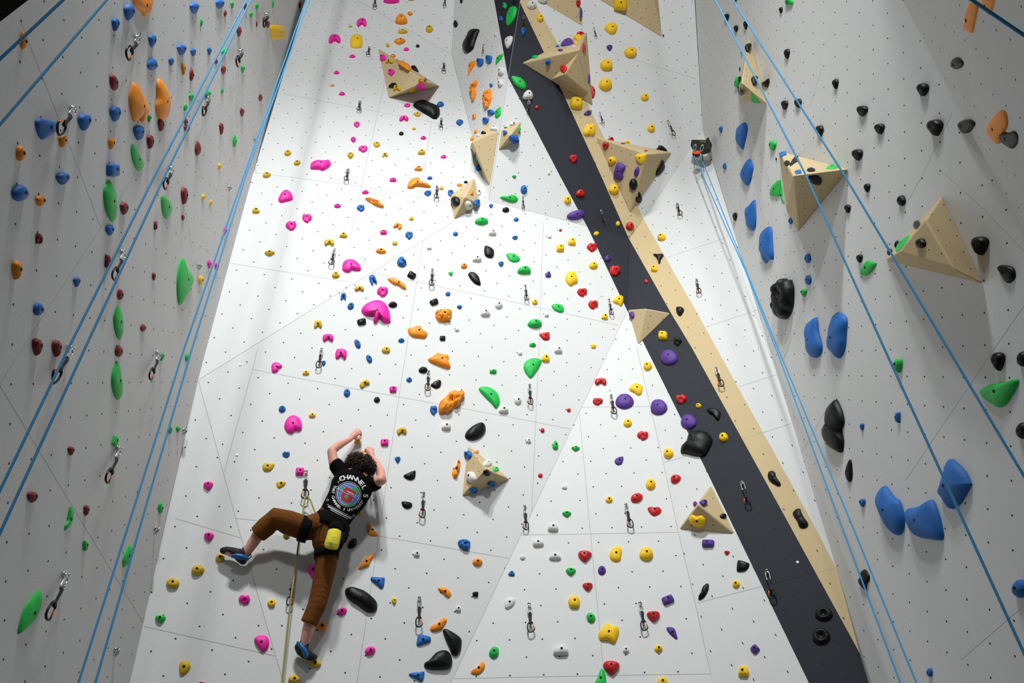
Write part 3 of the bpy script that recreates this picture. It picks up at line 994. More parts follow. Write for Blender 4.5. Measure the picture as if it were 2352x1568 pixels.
def hold_body(flat, c, x, y, h, s, A, kind, bump, rg):
    loc = [((q - c).dot(x), (q - c).dot(y)) for q in flat]
    if sum(loc[i - 1][0] * loc[i][1] - loc[i][0] * loc[i - 1][1] for i in range(len(loc))) < 0: loc.reverse()
    N = len(loc); K = 15 if bump else (8 if A > 900 else 6)
    ay = max(abs(q[1]) for q in loc); pk = (rg.uniform(-.04, .04) * s, ay * (.12 if kind in 'tdbhpr' else .03))
    ex_s, ex_h = (.62, .7) if kind in 'rp' else ((.9, .9) if kind in 'e:' else (.75, .8))
    vs = []; fs = []; seed = V3((rg.random() * 50, rg.random() * 50, 0))
    blobs = [(rg.uniform(-.5, .5), rg.uniform(-.5, .5)) for _ in range(34)] if bump else []
    xs = max(abs(q[0]) for q in loc)
    def lift(px_, py_, z_):
        d = noise.noise(V3((px_, py_, 0)) / s * 2.2 + seed) * .10 * h
        if bump:
            best = min(((px_ / (2 * xs) - bx) ** 2 * 4 * xs * xs + (py_ / (2 * ay) - by) ** 2 * 4 * ay * ay) ** .5 for bx, by in blobs)
            d += h * (.62 * max(0, 1 - (best / (.34 * min(xs, ay))) ** 2) ** .5 - .36)
        if kind in 'bh':                                            # finger pocket under the lip
            q = ((px_ - pk[0]) ** 2 + (py_ + ay * .35) ** 2) ** .5 / (.42 * s); d -= h * .35 * max(0, 1 - q * q)
        if kind == 'o':
            q = (px_ ** 2 + py_ ** 2) ** .5 / (.3 * s); d -= h * .8 * max(0, 1 - q * q)
        return max(.002, z_ + d * min(1, z_ / (.4 * h)))
    for q in loc: vs.append(V3((q[0], q[1], -.004)))
    for k in range(K):
        a = math.pi / 2 * k / K; sc = math.cos(a) ** ex_s; zz = h * math.sin(a) ** ex_h
        if k == 0: sc = 1; zz = .001
        for q in loc:
            X = pk[0] + (q[0] - pk[0]) * sc; Y = pk[1] + (q[1] - pk[1]) * sc
            vs.append(V3((X, Y, lift(X, Y, zz) if k else .003)))
    vs.append(V3((pk[0], pk[1], lift(pk[0], pk[1], h))))
    R = K + 1
    for k in range(R - 1):
        for i in range(N):
            j = (i + 1) % N; fs.append((k * N + i, k * N + j, (k + 1) * N + j, (k + 1) * N + i))
    for i in range(N): fs.append(((R - 1) * N + i, (R - 1) * N + (i + 1) % N, len(vs) - 1))
    return vs, fs
HOLDS = []
def parea(P): return abs(sum(P[i - 1][0] * P[i][1] - P[i][0] * P[i - 1][1] for i in range(len(P)))) / 2
def make_hold(col, px, kind, bump, rg):
    A = parea(px); cx = sum(p[0] for p in px) / len(px); cy = sum(p[1] for p in px) / len(px)
    pl = surface((min(max(cx, -20), 2372), min(max(cy, -20), 1590))); n = pl[0]
    P0 = on(pl, (cx, cy)); r = (P0 - CAM).normalized(); cf = max(.18, -n.dot(r)); sf = 0
    s = math.sqrt(A) * mpp(P0)
    hf = {'e': .5, 't': .55, 'd': .5, 'l': .38, 'b': .48, 'h': .5, 'r': .5, 'p': .45, 'u': .5, 'o': .32, ':': .34, '*': .42}[kind]
    if col in 'G' and kind == ':': hf = .26
    if col == 'V' and A > 600: hf = .34
    h = min(max(hf * s, .012), .15) * min(1, .5 + 1.1 * cf)
    z = n; y = (V3((0, 0, 1)) - z * z.z).normalized(); x = y.cross(z)
    st = rg.getstate(); tb = bbox(px); cur = [tuple(p) for p in px]
    for it in range(5):                                             # settle the footprint so that the whole body spans the outline
        rg.setstate(st)
        flat = [on(pl, p) for p in cur]; c = sum(flat, V3()) / len(flat)
        vs, fs = hold_body(flat, c, x, y, h, s, A, kind, bump, rg)
        mw = frame_m(c, x, y, z); b = bbox([proj(mw @ v) for v in vs])
        if it == 4: break
        sx = min(1.5, max(.6, (tb[2] - tb[0]) / (b[2] - b[0]))); sy = min(1.5, max(.6, (tb[3] - tb[1]) / (b[3] - b[1])))
        f = bbox(cur); mx, my = (f[0] + f[2]) / 2, (f[1] + f[3]) / 2
        lo = .38; w0 = (tb[2] - tb[0]) * lo; h0 = (tb[3] - tb[1]) * lo
        if (f[2] - f[0]) * sx < w0: sx = w0 / (f[2] - f[0])
        if (f[3] - f[1]) * sy < h0: sy = h0 / (f[3] - f[1])
        dx = ((tb[0] + tb[2]) - (b[0] + b[2])) / 2; dy = ((tb[1] + tb[3]) - (b[1] + b[3])) / 2
        cur = [(mx + (p[0] - mx) * sx + dx, my + (p[1] - my) * sy + dy) for p in cur]
    big = max(max(p[0] for p in px) - min(p[0] for p in px), max(p[1] for p in px) - min(p[1] for p in px))
    name = 'climbing_hold' if big >= 21 else 'foothold'  # split by apparent size only; the small ones are ordinary holds
    o = obj(name, vs, fs, HM[col], smooth=True); o.matrix_basis = frame_m(c, x, y, z)
    if big > 13:                                                    # the fixing bolt in its recess
        top = vs[-1]; rb = min(.0085, .16 * s); zt = top.z + .0012
        if kind == 'o': rb *= 1.3
        bv = []; bf = []
        for zz, rr in ((zt - .012, rb), (zt, rb), (zt, rb * .55), (zt - .0003, rb * .5)):
            for k in range(10): bv.append(V3((top.x + rr * math.cos(k * .6283), top.y + rr * math.sin(k * .6283), zz)))
        for q in range(3):
            for k in range(10): bf.append((q * 10 + k, q * 10 + (k + 1) % 10, q * 10 + 10 + (k + 1) % 10, q * 10 + 10 + k))
        bf.append(tuple(range(30, 40)))
        b = obj('bolt', bv, bf, M_BOLT); b.parent = o
    HOLDS.append(dict(o=o, col=col, c=(cx, cy), big=big, A=A, kind=kind, n=name, px=px))
def parse_holds(txt):
    ox = oy = 0; S = 3.92
    for ln in txt.strip().split('\n'):
        if ln[0] == '@': ox, oy = map(float, ln[1:].split()); continue
        rg = random.Random(ln); col = ln[0]
        if ln[1] in ':*':
            P = [tuple(float(v) for v in t.split(',')) for t in ln[2:].split()]
            px = catmull(P, (3 if len(P) < 12 else 2) + (2 if ln[1] == '*' else 0)); kind = ln[1]
        else:
            t = ln.split(); kind = t[1]; cx, cy, w, h = map(float, t[2:6]); px = outline(kind, cx, cy, w, h, float(t[6]) if len(t) > 6 else 0, rg)
        px = [(ox + x / S, oy + y / S) for x, y in px]
        make_hold(col, px, kind, ln[1] == '*', rg)
parse_holds(HOLD_TXT)
# ------------------------------------------------------------------ quickdraws, rings, plugs
M_STEEL = mat('polished_steel', (205, 208, 210), .22, metal=1)
M_SLING = mat('black_nylon_sling', (30, 30, 34), .8, grain=.4, gscale=400)
M_ALU = mat('black_anodised_alloy', (34, 35, 38), .35, metal=.6)
M_GATE = mat('orange_anodised_gate', (236, 120, 40), .35, metal=.3)
M_PLUG = mat('glint_white_plug', (250, 250, 250), .2)  # glint of bare metal bolts put into the white colour
M_BLK = mat('black_painted_steel', (16, 18, 18), .45)
M_LIME = mat('lime_lettering', (176, 196, 40), .6)
M_ORANGE = mat('orange_pulley_cheek', (246, 84, 30), .4)
def loop2(P, r, w=0.0, closed=True, sides=7, m=4):
    Q = catmull(P, m) if closed else P
    return tube([V3((u, v, w)) for u, v in Q], r, sides, up=V3((0, 0, 1)), closed=closed)
def flat_frame(pl, T, B, off):
    a = on(pl, T); b = on(pl, B); k = (b - a).length; a = on(pl, T, k * .06) - pl[0] * k * .06; b = on(pl, B, k * off) - pl[0] * k * off; y = b - a; L = y.length; y.normalize(); z = (pl[0] - y * pl[0].dot(y)).normalized(); x = y.cross(z)
    return a, x, y, z, L
def draw_proto():
    e = empty('quickdraw', Matrix.Identity(4))
    ring = tube([V3((.045 * math.sin(k * .6283), .05 - .05 * math.cos(k * .6283), .075 + .0 * k + .03 * math.cos(k * .6283))) for k in range(10)], .017, 6, closed=True)
    plate = tube([V3((0, .0, -.02)), V3((0, .0, .06))], .05, 8)
    h = merge(ring, plate); obj('hanger', h[0], h[1], M_STEEL, e, True)
    q = loop2([(-.03, .085), (.03, .085), (.056, .13), (.056, .31), (.03, .36), (-.03, .36), (-.056, .31), (-.056, .13)], .0165, .11)
    nut = tube([V3((.056, .19, .11)), V3((.056, .25, .11))], .024, 6); q = merge(q, nut)
    obj('quick_link', q[0], q[1], M_STEEL, e, True)
    P = [V3((0, v, w)) for v, w in ((.335, .12), (.36, .14), (.45, .145), (.58, .15), (.66, .16), (.71, .16), (.735, .15))]
    s = tube(P, [(.04, .026), (.047, .022), (.045, .016), (.04, .015), (.044, .02), (.046, .024), (.036, .02)], 8, up=V3((0, 0, 1)))
    obj('sling', s[0], s[1], M_SLING, e, True)
    body = [(.072, .715), (.05, .675), (0, .662), (-.06, .685), (-.092, .75), (-.105, .84), (-.096, .93), (-.065, .985), (-.01, .998), (.06, .965), (.108, .915), (.112, .885)]
    c = tube([V3((u, v, .16)) for u, v in body], .021, 8, up=V3((0, 0, 1))); cb = obj('carabiner', c[0], c[1], M_ALU, e, True)
    g = tube([V3((.074, .72, .16)), V3((.085, .79, .16)), V3((.112, .89, .16))], .0175, 8, up=V3((0, 0, 1))); obj('gate', g[0], g[1], M_GATE, cb, True)
    return e
DRAWS = [(316, 86, 286, 128, 1), (169, 249, 128, 301, -1), (612, 33, 600, 54, -1), (553, 117, 538, 144, 1), (478, 224, 461, 259, -1), (283, 578, 255, 638, 1), (394, 386, 372, 428, 1),
 (163, 798, 117, 872, -1), (364, 809, 340, 868, 1), (273, 1028, 240, 1105, 1), (151, 1318, 103, 1420, 1),
 (862, -10, 861, 17, 1), (1023, -8, 1021, 14, 1), (849, 107, 845, 126, 1), (1020, 144, 1019, 164, 1), (827, 231, 824, 254, -1), (1014, 271, 1012, 293, -1), (1111, 102, 1109, 122, -1),
 (1203, 36, 1203, 58, 1), (1215, 230, 1213, 259, -1), (1364, 63, 1369, 85, -1), (1377, 258, 1386, 284, 1), (1534, 277, 1549, 312, -1), (800, 387, 795, 415, 1), (769, 572, 760, 608, -1),
 (1004, 427, 1002, 456, 1), (993, 618, 991, 656, 1), (1201, 451, 1202, 480, -1), (1206, 655, 1210, 690, 1), (1380, 482, 1388, 511, 1), (1398, 687, 1405, 723, 1), (1555, 467, 1563, 495, -1),
 (1600, 641, 1606, 674, -1), (739, 800, 731, 845, 1), (703, 1081, 700, 1146, -1), (984, 851, 982, 897, 1), (973, 1131, 969, 1189, -1), (1216, 883, 1218, 929, -1), (1403, 907, 1411, 951, -1),
 (1205, 1161, 1208, 1217, -1), (1437, 1157, 1449, 1212, -1), (1645, 844, 1658, 888, -1), (1704, 1106, 1719, 1159, -1), (674, 1329, 664, 1391, 1), (963, 1371, 962, 1440, 1),
 (1215, 1385, 1220, 1452, 1), (1470, 1383, 1481, 1448, 1), (1761, 1309, 1776, 1374, -1)]
DR = []
proto = draw_proto()
for i, (a, b, c, d, g) in enumerate(DRAWS):
    e = proto if i == 0 else copy_tree(proto)
    P, x, y, z, L = flat_frame(surface((a, max(b, 1))), (a, b), (c, d), .16)
    e.matrix_basis = frame_m(P, x * L * (-g), y * L, z * L); DR.append((e, ((a + c) / 2, (b + d) / 2)))
def small(name, vs, fs, m, T, size):
    pl = surface(T); z = pl[0]; y = -(V3((0, 0, 1)) - z * z.z).normalized(); o = obj(name, vs, fs, m, smooth=True)
    o.matrix_basis = frame_m(on(pl, T), y.cross(z) * size, y * size, z * size); return o
v1 = tube([V3((.42 * math.sin(k * .5236), .3 - .42 * math.cos(k * .5236), .45 + .25 * math.sin(k * .5236))) for k in range(12)], .13, 7, closed=True)
v2 = tube([V3((0, 0, -.1)), V3((0, 0, .3))], .28, 8); er = merge(v1, v2)
EYES = []
for i, T in enumerate([(584, 319), (525, 430), (455, 609), (420, 987), (355, 1213), (263, 1491)]):
    EYES.append((small('eye_bolt', er[0], er[1], M_STEEL, T, .05), T))
pv = tube([V3((0, 0, -.1)), V3((0, 0, .15)), V3((0, 0, .3))], [(.5, .5), (.5, .5), (.3, .3)], 12)
PLUGS = []
for T in [(552, 838), (544, 1045), (1611, 415), (1657, 576), (1710, 770), (1832, 1291)]:
    PLUGS.append((small('bolt_plug', pv[0], pv[1], M_PLUG, T, .02), T))
# ------------------------------------------------------------------ ropes
def ropemat(name, base, dark, f1, thr):
    m = mat(name, base, .7, grain=.3, gscale=300); nt = m.node_tree; L = nt.links; b = nt.nodes['Principled BSDF']
    uv = nt.nodes.new('ShaderNodeUVMap'); uv.uv_map = 'UVMap'; wv = nt.nodes.new('ShaderNodeTexWave'); wv.wave_type = 'BANDS'; wv.bands_direction = 'DIAGONAL'
    wv.inputs['Scale'].default_value = f1; L.new(uv.outputs[0], wv.inputs['Vector'])
    c = nt.nodes.new('ShaderNodeMath'); c.operation = 'GREATER_THAN'; c.inputs[1].default_value = thr; L.new(wv.outputs['Fac'], c.inputs[0])
    mx = nt.nodes.new('ShaderNodeMix'); mx.data_type = 'RGBA'; mx.inputs[6].default_value = lin(base); mx.inputs[7].default_value = lin(dark)
    L.new(c.outputs[0], mx.inputs[0]); L.new(mx.outputs[2], b.inputs['Base Color']); return m
M_BLUE = ropemat('blue_braided_sheath', (62, 158, 214), (40, 128, 190), 3.0, .8)
M_YROPE = ropemat('yellow_black_braided_sheath', (206, 196, 96), (30, 30, 26), 2.6, .62)
def rope_mesh(paths, r, sides=8):
    vs = []; fs = []; uv = []
    for P in paths:
        a, f = tube(P, r, sides); o = len(vs); vs += a; fs += [tuple(i + o for i in q) for q in f]
        ln = [0]
        for i in range(1, len(P)): ln.append(ln[-1] + (P[i] - P[i - 1]).length)
        for i in range(len(P) - 1):
            for k in range(sides): uv.append([(ln[i] * 20, k / sides), (ln[i] * 20, (k + 1) / sides), (ln[i + 1] * 20, (k + 1) / sides), (ln[i + 1] * 20, k / sides)])
        uv += [[(0, 0)] * sides] * 2
    return vs, fs, uv
def strand(pxs, y, top=3.0, low=.01):
    P = [at_y(p, y) for p in pxs]; d = (P[0] - P[1]).normalized(); P.insert(0, P[0] + d * top)
    d = (P[-1] - P[-2]).normalized()
    if d.z < -.2 and P[-1].z > low: P.append(P[-1] + d * ((P[-1].z - low) / -d.z))
    Q = [P[0]]
    for a, b in zip(P[:-1], P[1:]):
        m = max(1, int((b - a).length / .4)); Q += [a.lerp(b, (k + 1) / m) for k in range(m)]
    return Q
def rope(strands, label, r=.005, m=None):
    vs, fs, uv = rope_mesh(strands, r); o = obj('climbing_rope', vs, fs, m or M_BLUE, smooth=True, uv=uv); tag(o, label, 'rope', 'blue top ropes' if m is None else None); return o
rope([strand([(145, 0), (0, 136)], 1.2)], 'blue rope cutting across the extreme top left corner')
rope([strand([(245, 0), (0, 286)], 1.55)], 'blue rope below and right of the corner rope at top left')
rope([strand([(566, 0), (357, 400), (157, 800), (0, 1126)], 2.3), strand([(576, 0), (380, 400), (195, 800), (11, 1200)], 2.3)], 'pair of blue rope strands crossing the middle of the left wall')
rope([strand([(703, 0), (561, 400), (423, 800), (303, 1180), (180, 1568)], 3.2), strand([(711, 0), (566, 400), (441, 800), (330, 1180), (219, 1568)], 3.2)], 'pair of blue rope strands hanging along the left corner')
rope([strand([(1643, 0), (1850, 400), (2031, 800), (2200, 1168), (2352, 1500)], 2.6), strand([(1683, 0), (1938, 400), (2177, 800), (2352, 1093)], 2.45)], 'pair of blue rope strands spreading across the right wall')
rope([strand([(2232, 0), (2352, 81)], 1.0)], 'blue rope crossing the extreme top right corner')
# ------------------------------------------------------------------ the steel anchor on the right corner with its belay rope
def K(p, off): return on(PK, p, off)
anchor = empty('rope_anchor', Matrix.Translation(K((1630, 330), .1)))
tag(anchor, 'black steel anchor bracket with orange pulley high in the right corner', 'anchor bracket')
def prism(front, d):
    f = [K(p, o) for p, o in front]; b = [q - PK[0] * d for q in f]; n = len(f)
    return f + b, [tuple(range(n))[::-1], tuple(range(n, 2 * n))] + [(i, (i + 1) % n, n + (i + 1) % n, n + i) for i in range(n)]
v, f = prism([((1588.5, 321), .2), ((1586, 333), .2), ((1589, 338.5), .2), ((1600, 341), .2), ((1613, 347), .2), ((1629, 341), .2), ((1630, 322), .2), ((1616, 321), .2)], .05); obj('bracket', v, f, M_BLK, anchor)
v, f = prism([((1626.5, 314.5), .17), ((1621, 321), .2), ((1621, 340), .2), ((1631, 344), .17), ((1634, 328), .17)], .03); obj('wall_plate', v, f, M_BLK, anchor)
strokes = []
for q in ([(1611, 327), (1613, 323), (1614.5, 327)], [(1615.5, 323.5), (1617, 327), (1618.5, 323.5)], [(1619.5, 327), (1620, 323.5), (1622, 325)], [(1608, 323.5), (1610, 324), (1608.5, 327)]):
    strokes.append(tube([K(p, .203) for p in q], .0016, 5))
v, f = merge(*strokes); obj('lime_lettering', v, f, M_LIME, anchor)
axis = (ray((1599, 350)).normalized() * -.55 + UP * .83 + RT * .06).normalized(); c0 = K((1599.5, 350.5), .22)
v, f = tube([c0, c0 + axis * .006], .041, 22); obj('pulley_cheek', v, f, M_ORANGE, anchor)
v, f = tube([c0 - axis * .034, c0 - axis * .0005], [(.036, .036), (.042, .042)], 22); pb = obj('pulley_wheel', v, f, M_BLK, anchor, True)
v, f = tube([c0 + axis * .006, c0 + axis * .016], .008, 10); obj('axle', v, f, M_STEEL, pb, True)
for a, b in (((1597, 333.5), (1595, 346)), ((1613.5, 334), (1611, 347))):
    A, B = K(a, .21), K(b, .235); y = (B - A); L = y.length; y.normalize(); z = PK[0]; x = y.cross(z).normalized()
    v, f = tube([A + x * (.014 * math.sin(w)) + y * (L * (.5 - .55 * math.cos(w))) for w in [k * .5236 for k in range(12)]], .005, 6, up=z, closed=True)
    v2, f2 = tube([A - PK[0] * .01, A + PK[0] * .006], .014, 10); v, f = merge((v, f), (v2, f2)); obj('shackle', v, f, M_STEEL, anchor, True)
v, f = tube([K((1611, 347), .235), K((1613.5, 362), .23), K((1614.5, 371), .22)], .006, 7); obj('sling', v, f, M_SLING, anchor, True)
def between(a, P):
    Q = [a] + P; out = [Q[0]]
    for p, q in zip(Q[:-1], Q[1:]):
        m = max(1, int((q - p).length / .4)); out += [p.lerp(q, (k + 1) / m) for k in range(m)]
    return out
y0 = K((1600, 360), .22).y
def slide(pxs): return [at_y(p, y0 + (4.25 - y0) * (p[1] - 360) / 1208) for p in pxs]
sa = between(K((1594, 357), .22), slide([(1612.8, 400), (1711, 619), (1782, 800), (1930, 1200), (2068, 1568), (2180, 1860)]))
sb = between(K((1609, 356), .22), [K((1614.5, 372), .22)] + slide([(1625.5, 400), (1714, 621), (1787, 800), (1954.6, 1200), (2105, 1568), (2225, 1860)]))
rope([sa, sb], 'pair of blue rope strands hanging from the black anchor bracket')
# ------------------------------------------------------------------ the leader's rope
def Bp(p, off): return on(PB, p, off)
left = [Bp(p, o) for p, o in (((701, 1141), .07), ((698, 1160), .07), ((695, 1185), .065), ((690, 1215), .06), ((684, 1260), .07), ((676, 1318), .1), ((668, 1375), .12), ((662, 1430), .11), ((655, 1500), .10), ((648, 1568), .10), ((640, 1660), .1), ((632, 1760), .1))]
right = [Bp(p, o) for p, o in (((701, 1141), .07), ((707, 1139), .075), ((714, 1150), .08), ((720, 1167), .085), ((727, 1184), .09), ((736, 1196), .10))]
path = left[::-1] + right[1:]
pts = []
for i in range(len(path) - 1):
    m = max(1, int((path[i + 1] - path[i]).length / .06)); pts += [path[i].lerp(path[i + 1], k / m) for k in range(m)]
pts.append(path[-1])
rope([pts], 'yellow and black rope running down from the climber', .0058, M_YROPE)
# ------------------------------------------------------------------ the climber
M_SKIN = mat('skin', (214, 152, 134), .55, vary=.06, gscale=14)
M_SHIRT = mat('black_cotton', (9, 9, 11), .95, grain=.3, gscale=90, spec=.08)
M_TROUS = mat('brown_canvas', (104, 62, 24), .95, grain=.5, gscale=45, vary=.14, spec=.15)
M_HARN = mat('black_harness_webbing', (9, 9, 11), .9, grain=.4, gscale=200, spec=.12)
M_HAIR = mat('dark_brown_hair', (46, 28, 18), .75, vary=.5, gscale=70)
M_SHOE = mat('dark_purple_black_suede', (26, 22, 34), .8, grain=.4, gscale=200)
M_RUB = mat('blue_rubber', (14, 92, 146), .45)
M_CHALK = mat('yellow_chalk_bag_cloth', (224, 212, 58), .9, grain=.6, gscale=70, vary=.08)
nB = PB[0]
SP = mpp(Bp((770, 1200), .2))
def T(rows, sides=14, rnd=True):
    return tube([Bp((r[0], r[1]), r[2]) for r in rows], [(r[3] * SP, r[4]) for r in rows], sides, up=nB, rnd=rnd)
def ball(p, off, rx, ry, rz, x=None, y=None):
    c = Bp(p, off); vs = []; fs = []
    X = (x or V3((0, 0, 1)).cross(nB)).normalized(); Y = nB.cross(X).normalized()
    for i in range(1, 10):
        a = math.pi * i / 10
        for k in range(16):
            w = math.pi * k / 8; vs.append(c + X * (rx * math.sin(a) * math.cos(w)) + Y * (ry * math.sin(a) * math.sin(w)) + nB * (rz * math.cos(a)))
    for i in range(8):
        for k in range(16): fs.append((i * 16 + k, (i + 1) * 16 + k, (i + 1) * 16 + (k + 1) % 16, i * 16 + (k + 1) % 16))
    fs.append(tuple(range(16))); fs.append(tuple(8 * 16 + k for k in range(16))[::-1])
    return vs, fs
def fuse(parts, voxel, smooth=4):
    """union of overlapping closed pieces into one continuous skin"""
    vs, fs = merge(*parts); me = bpy.data.meshes.new('tmp'); me.from_pydata([tuple(v) for v in vs], [], fs); me.update()
    bm = bmesh.new(); bm.from_mesh(me); bmesh.ops.recalc_face_normals(bm, faces=bm.faces[:]); bm.to_mesh(me); bm.free()
    o = bpy.data.objects.new('tmp', me); COL.objects.link(o)
    r = o.modifiers.new('r', 'REMESH'); r.mode = 'VOXEL'; r.voxel_size = voxel
    if smooth: s = o.modifiers.new('s', 'SMOOTH'); s.factor = .5; s.iterations = smooth
    bpy.context.view_layer.update(); ev = o.evaluated_get(bpy.context.evaluated_depsgraph_get()); m2 = ev.to_mesh()
    V = [v.co.copy() for v in m2.vertices]; F = [tuple(p.vertices) for p in m2.polygons]
    ev.to_mesh_clear(); bpy.data.objects.remove(o); bpy.data.meshes.remove(me)
    return V, F
person = empty('person', Matrix.Translation(Bp((755, 1225), .19)))
tag(person, 'person in black printed T-shirt and brown trousers climbing the back wall', 'person')
def fingers(tips):
    return [tube([Bp(p, o) for p, o in f], [(r, r) for r in rr], 8, rnd=True) for f, rr in tips]
FR = [.0105, .0098, .009, .008]
handL = fingers([
 ([((815.5, 991), .075), ((819, 985.5), .075), ((823, 987), .05), ((823.5, 993), .035)], FR),
 ([((818, 992), .08), ((822.5, 986.5), .08), ((826.5, 988.5), .055), ((826.5, 995), .04)], FR),
 ([((820, 994), .083), ((825.3, 989.5), .083), ((829, 992.5), .06), ((828, 999), .045)], FR),
 ([((821, 998), .083), ((826.5, 994.5), .083), ((829.8, 998), .062), ((827.5, 1003.5), .05)], FR),
 ([((812, 1004), .075), ((819, 1008), .075), ((825, 1007), .07), ((829, 1004), .065)], [.012, .0115, .0105, .009])])
palmL = [T([(805, 1008, .088, 6.2, .02), (811, 1001, .09, 8.5, .019), (818, 994, .088, 9.2, .017)], 12)]
handR = fingers([
 ([((845, 1036), .083), ((842.5, 1031), .083), ((839.5, 1031.5), .055), ((840, 1037.5), .04)], FR),
 ([((848, 1033.5), .085), ((846.5, 1027.5), .085), ((844, 1028), .058), ((843.5, 1034), .04)], FR),
 ([((852, 1033.5), .085), ((851.7, 1027.8), .085), ((849.5, 1028.5), .058), ((848.5, 1034), .04)], FR),
 ([((856, 1036), .082), ((856.8, 1031), .082), ((854.5, 1031.5), .056), ((853, 1036), .04)], FR),
 ([((848, 1046), .08), ((841, 1044.5), .078), ((836.5, 1041.5), .07), ((834.8, 1038.5), .06)], [.012, .0115, .0105, .009])])
palmR = [T([(856, 1051, .10, 6.5, .02), (853.5, 1043, .095, 8.2, .019), (850.5, 1036, .09, 8.8, .017)], 12)]
up_im = (Bp((829, 1060), .25) - Bp((816, 1095), .25)).normalized(); sid = up_im.cross(nB).normalized()
head = [ball((829, 1068), .245, .072, .098, .09, x=sid), T([(817, 1096, .235, 17, .055), (824, 1080, .24, 15, .052)], 12),
        ball((838, 1056), .19, .05, .05, .05, x=sid), ball((829, 1066), .145, .012, .022, .02, x=sid), ball((829, 1075), .19, .045, .05, .055, x=sid)]
for sx in (-1, 1):
    p = Bp((829, 1068), .235) + sid * (.075 * sx); vs, fs = ball((829, 1068), .235, .012, .03, .02, x=sid); dv = sid * (.075 * sx); head.append(([v + dv for v in vs], fs))
body = fuse([
 T([(752, 1236, .19, 30, .10), (757, 1210, .2, 34, .10), (772, 1180, .215, 33, .095), (795, 1146, .228, 39, .105), (810, 1114, .24, 44, .11), (817, 1098, .245, 34, .09)]),
 T([(800, 1098, .24, 18, .06), (780, 1080, .225, 15, .055), (767, 1062, .22, 13.2, .05), (761.5, 1036, .225, 10.5, .042)]),
 T([(761.5, 1036, .225, 10.3, .04), (776, 1024, .18, 9.8, .037), (792, 1015, .13, 7.6, .028), (805.5, 1008, .09, 6, .021)]),
 T([(835, 1108, .24, 18, .06), (858, 1110, .27, 13.5, .052), (876, 1102, .31, 11.5, .045)]),
 T([(876, 1101, .31, 11, .042), (874, 1084, .25, 10.5, .04), (866, 1066, .17, 8.5, .03), (857, 1052, .105, 6.4, .021)]),
 T([(735, 1208, .2, 22, .09), (695, 1212, .205, 19, .085), (632, 1190, .21, 17, .065), (600, 1218, .15, 14, .05), (583, 1243, .12, 13, .046), (564, 1272, .08, 9.5, .034), (555, 1279, .07, 9, .03), (522, 1267, .055, 7, .025)]),
 T([(752, 1240, .19, 24, .09), (749, 1300, .18, 20, .08), (741, 1345, .165, 16, .062), (722, 1398, .14, 14.5, .052), (706, 1452, .105, 12.5, .045), (697, 1483, .078, 8.6, .032), (692, 1493, .07, 8, .03), (718, 1508, .05, 7, .025)]),
 ] + palmL + handL + palmR + handR + head, .0042, 3)
obj('body', body[0], body[1], M_SKIN, person, True)
shirt_v = fuse([T([(766, 1193, .205, 38, .118), (772, 1182, .21, 39, .12), (782, 1165, .22, 41, .118), (796, 1146, .23, 45, .122), (808, 1119, .24, 50, .126), (815, 1101, .247, 44, .115), (820, 1091, .248, 26, .085)], 22),
 T([(798, 1098, .24, 21, .075), (780, 1078, .228, 18.5, .068), (768.5, 1064, .222, 16.8, .064)], 16, False), T([(838, 1110, .24, 21, .075), (858, 1112, .268, 16, .064), (868, 1108, .29, 14.5, .058)], 16, False)], .007, 6)
M_PRINT = [mat('print_white', (222, 222, 222), .8), mat('print_blue', (60, 104, 190), .8), mat('print_green', (40, 160, 84), .8), mat('print_red', (176, 34, 34), .8), mat('print_black', (8, 8, 9), .95, spec=.08)]
for i, v in enumerate(shirt_v[0]):                                  # folds of the cloth
    shirt_v[0][i] = v + nB * (.006 * noise.noise(v * 9))
shirt = obj('shirt', shirt_v[0], shirt_v[1], M_SHIRT, person, True)
tr = fuse([T([(764, 1192, .2, 39, .115), (756, 1218, .2, 42, .128), (752, 1244, .19, 34, .118)], 20),
 T([(738, 1205, .2, 30, .11), (700, 1213, .205, 26.5, .105), (660, 1199, .21, 26, .098), (632, 1190, .21, 24.5, .088), (613, 1208, .18, 22.5, .08), (592, 1227, .145, 20, .072)], 18, False),
 T([(754, 1236, .19, 30, .115), (750, 1270, .185, 25.5, .106), (748, 1303, .178, 24, .098), (739, 1345, .162, 21.5, .086), (728, 1390, .145, 20.2, .08), (709, 1432, .12, 18.6, .072)], 18, False)], .0065, 5)
kn = [Bp((630, 1190), .2), Bp((737, 1350), .165), Bp((728, 1385), .145)]
for i, v in enumerate(tr[0]):
    k = sum(max(0, 1 - (v - q).length / .16) for q in kn)
    tr[0][i] = v + nB * (.007 * noise.noise(V3((v.x * 6, v.y * 6, v.z * 6))) +   .0045 * k * noise.noise(V3((v.x * 10, v.y * 10, v.z * 55))))
obj('trousers', tr[0], tr[1], M_TROUS, person, True)
hv = merge(T([(767, 1194, .208, 42, .128), (764, 1199, .207, 44, .133), (759, 1207, .205, 45, .135), (756, 1213, .2, 44, .134)], 24, False),
 T([(711, 1218, .204, 28, .112), (704, 1216, .205, 28.5, .113), (690, 1212, .206, 28, .112)], 20, False), T([(750.5, 1263, .186, 28, .115), (750, 1274, .184, 28, .115), (749.5, 1283, .182, 27, .113)], 20, False),
 tube([Bp((742, 1204), .31), Bp((730, 1212), .318), Bp((712, 1220), .31)], .005, 6), tube([Bp((790, 1222), .30), Bp((786, 1248), .29), Bp((774, 1268), .27)], [(.012, .005)] * 3, 8, up=nB),
 tube([Bp((792, 1210), .27), Bp((795, 1228), .26), Bp((788, 1242), .25)], [(.02, .012)] * 3, 8, up=nB, rnd=True))
obj('harness', hv[0], hv[1], M_HARN, person, True)
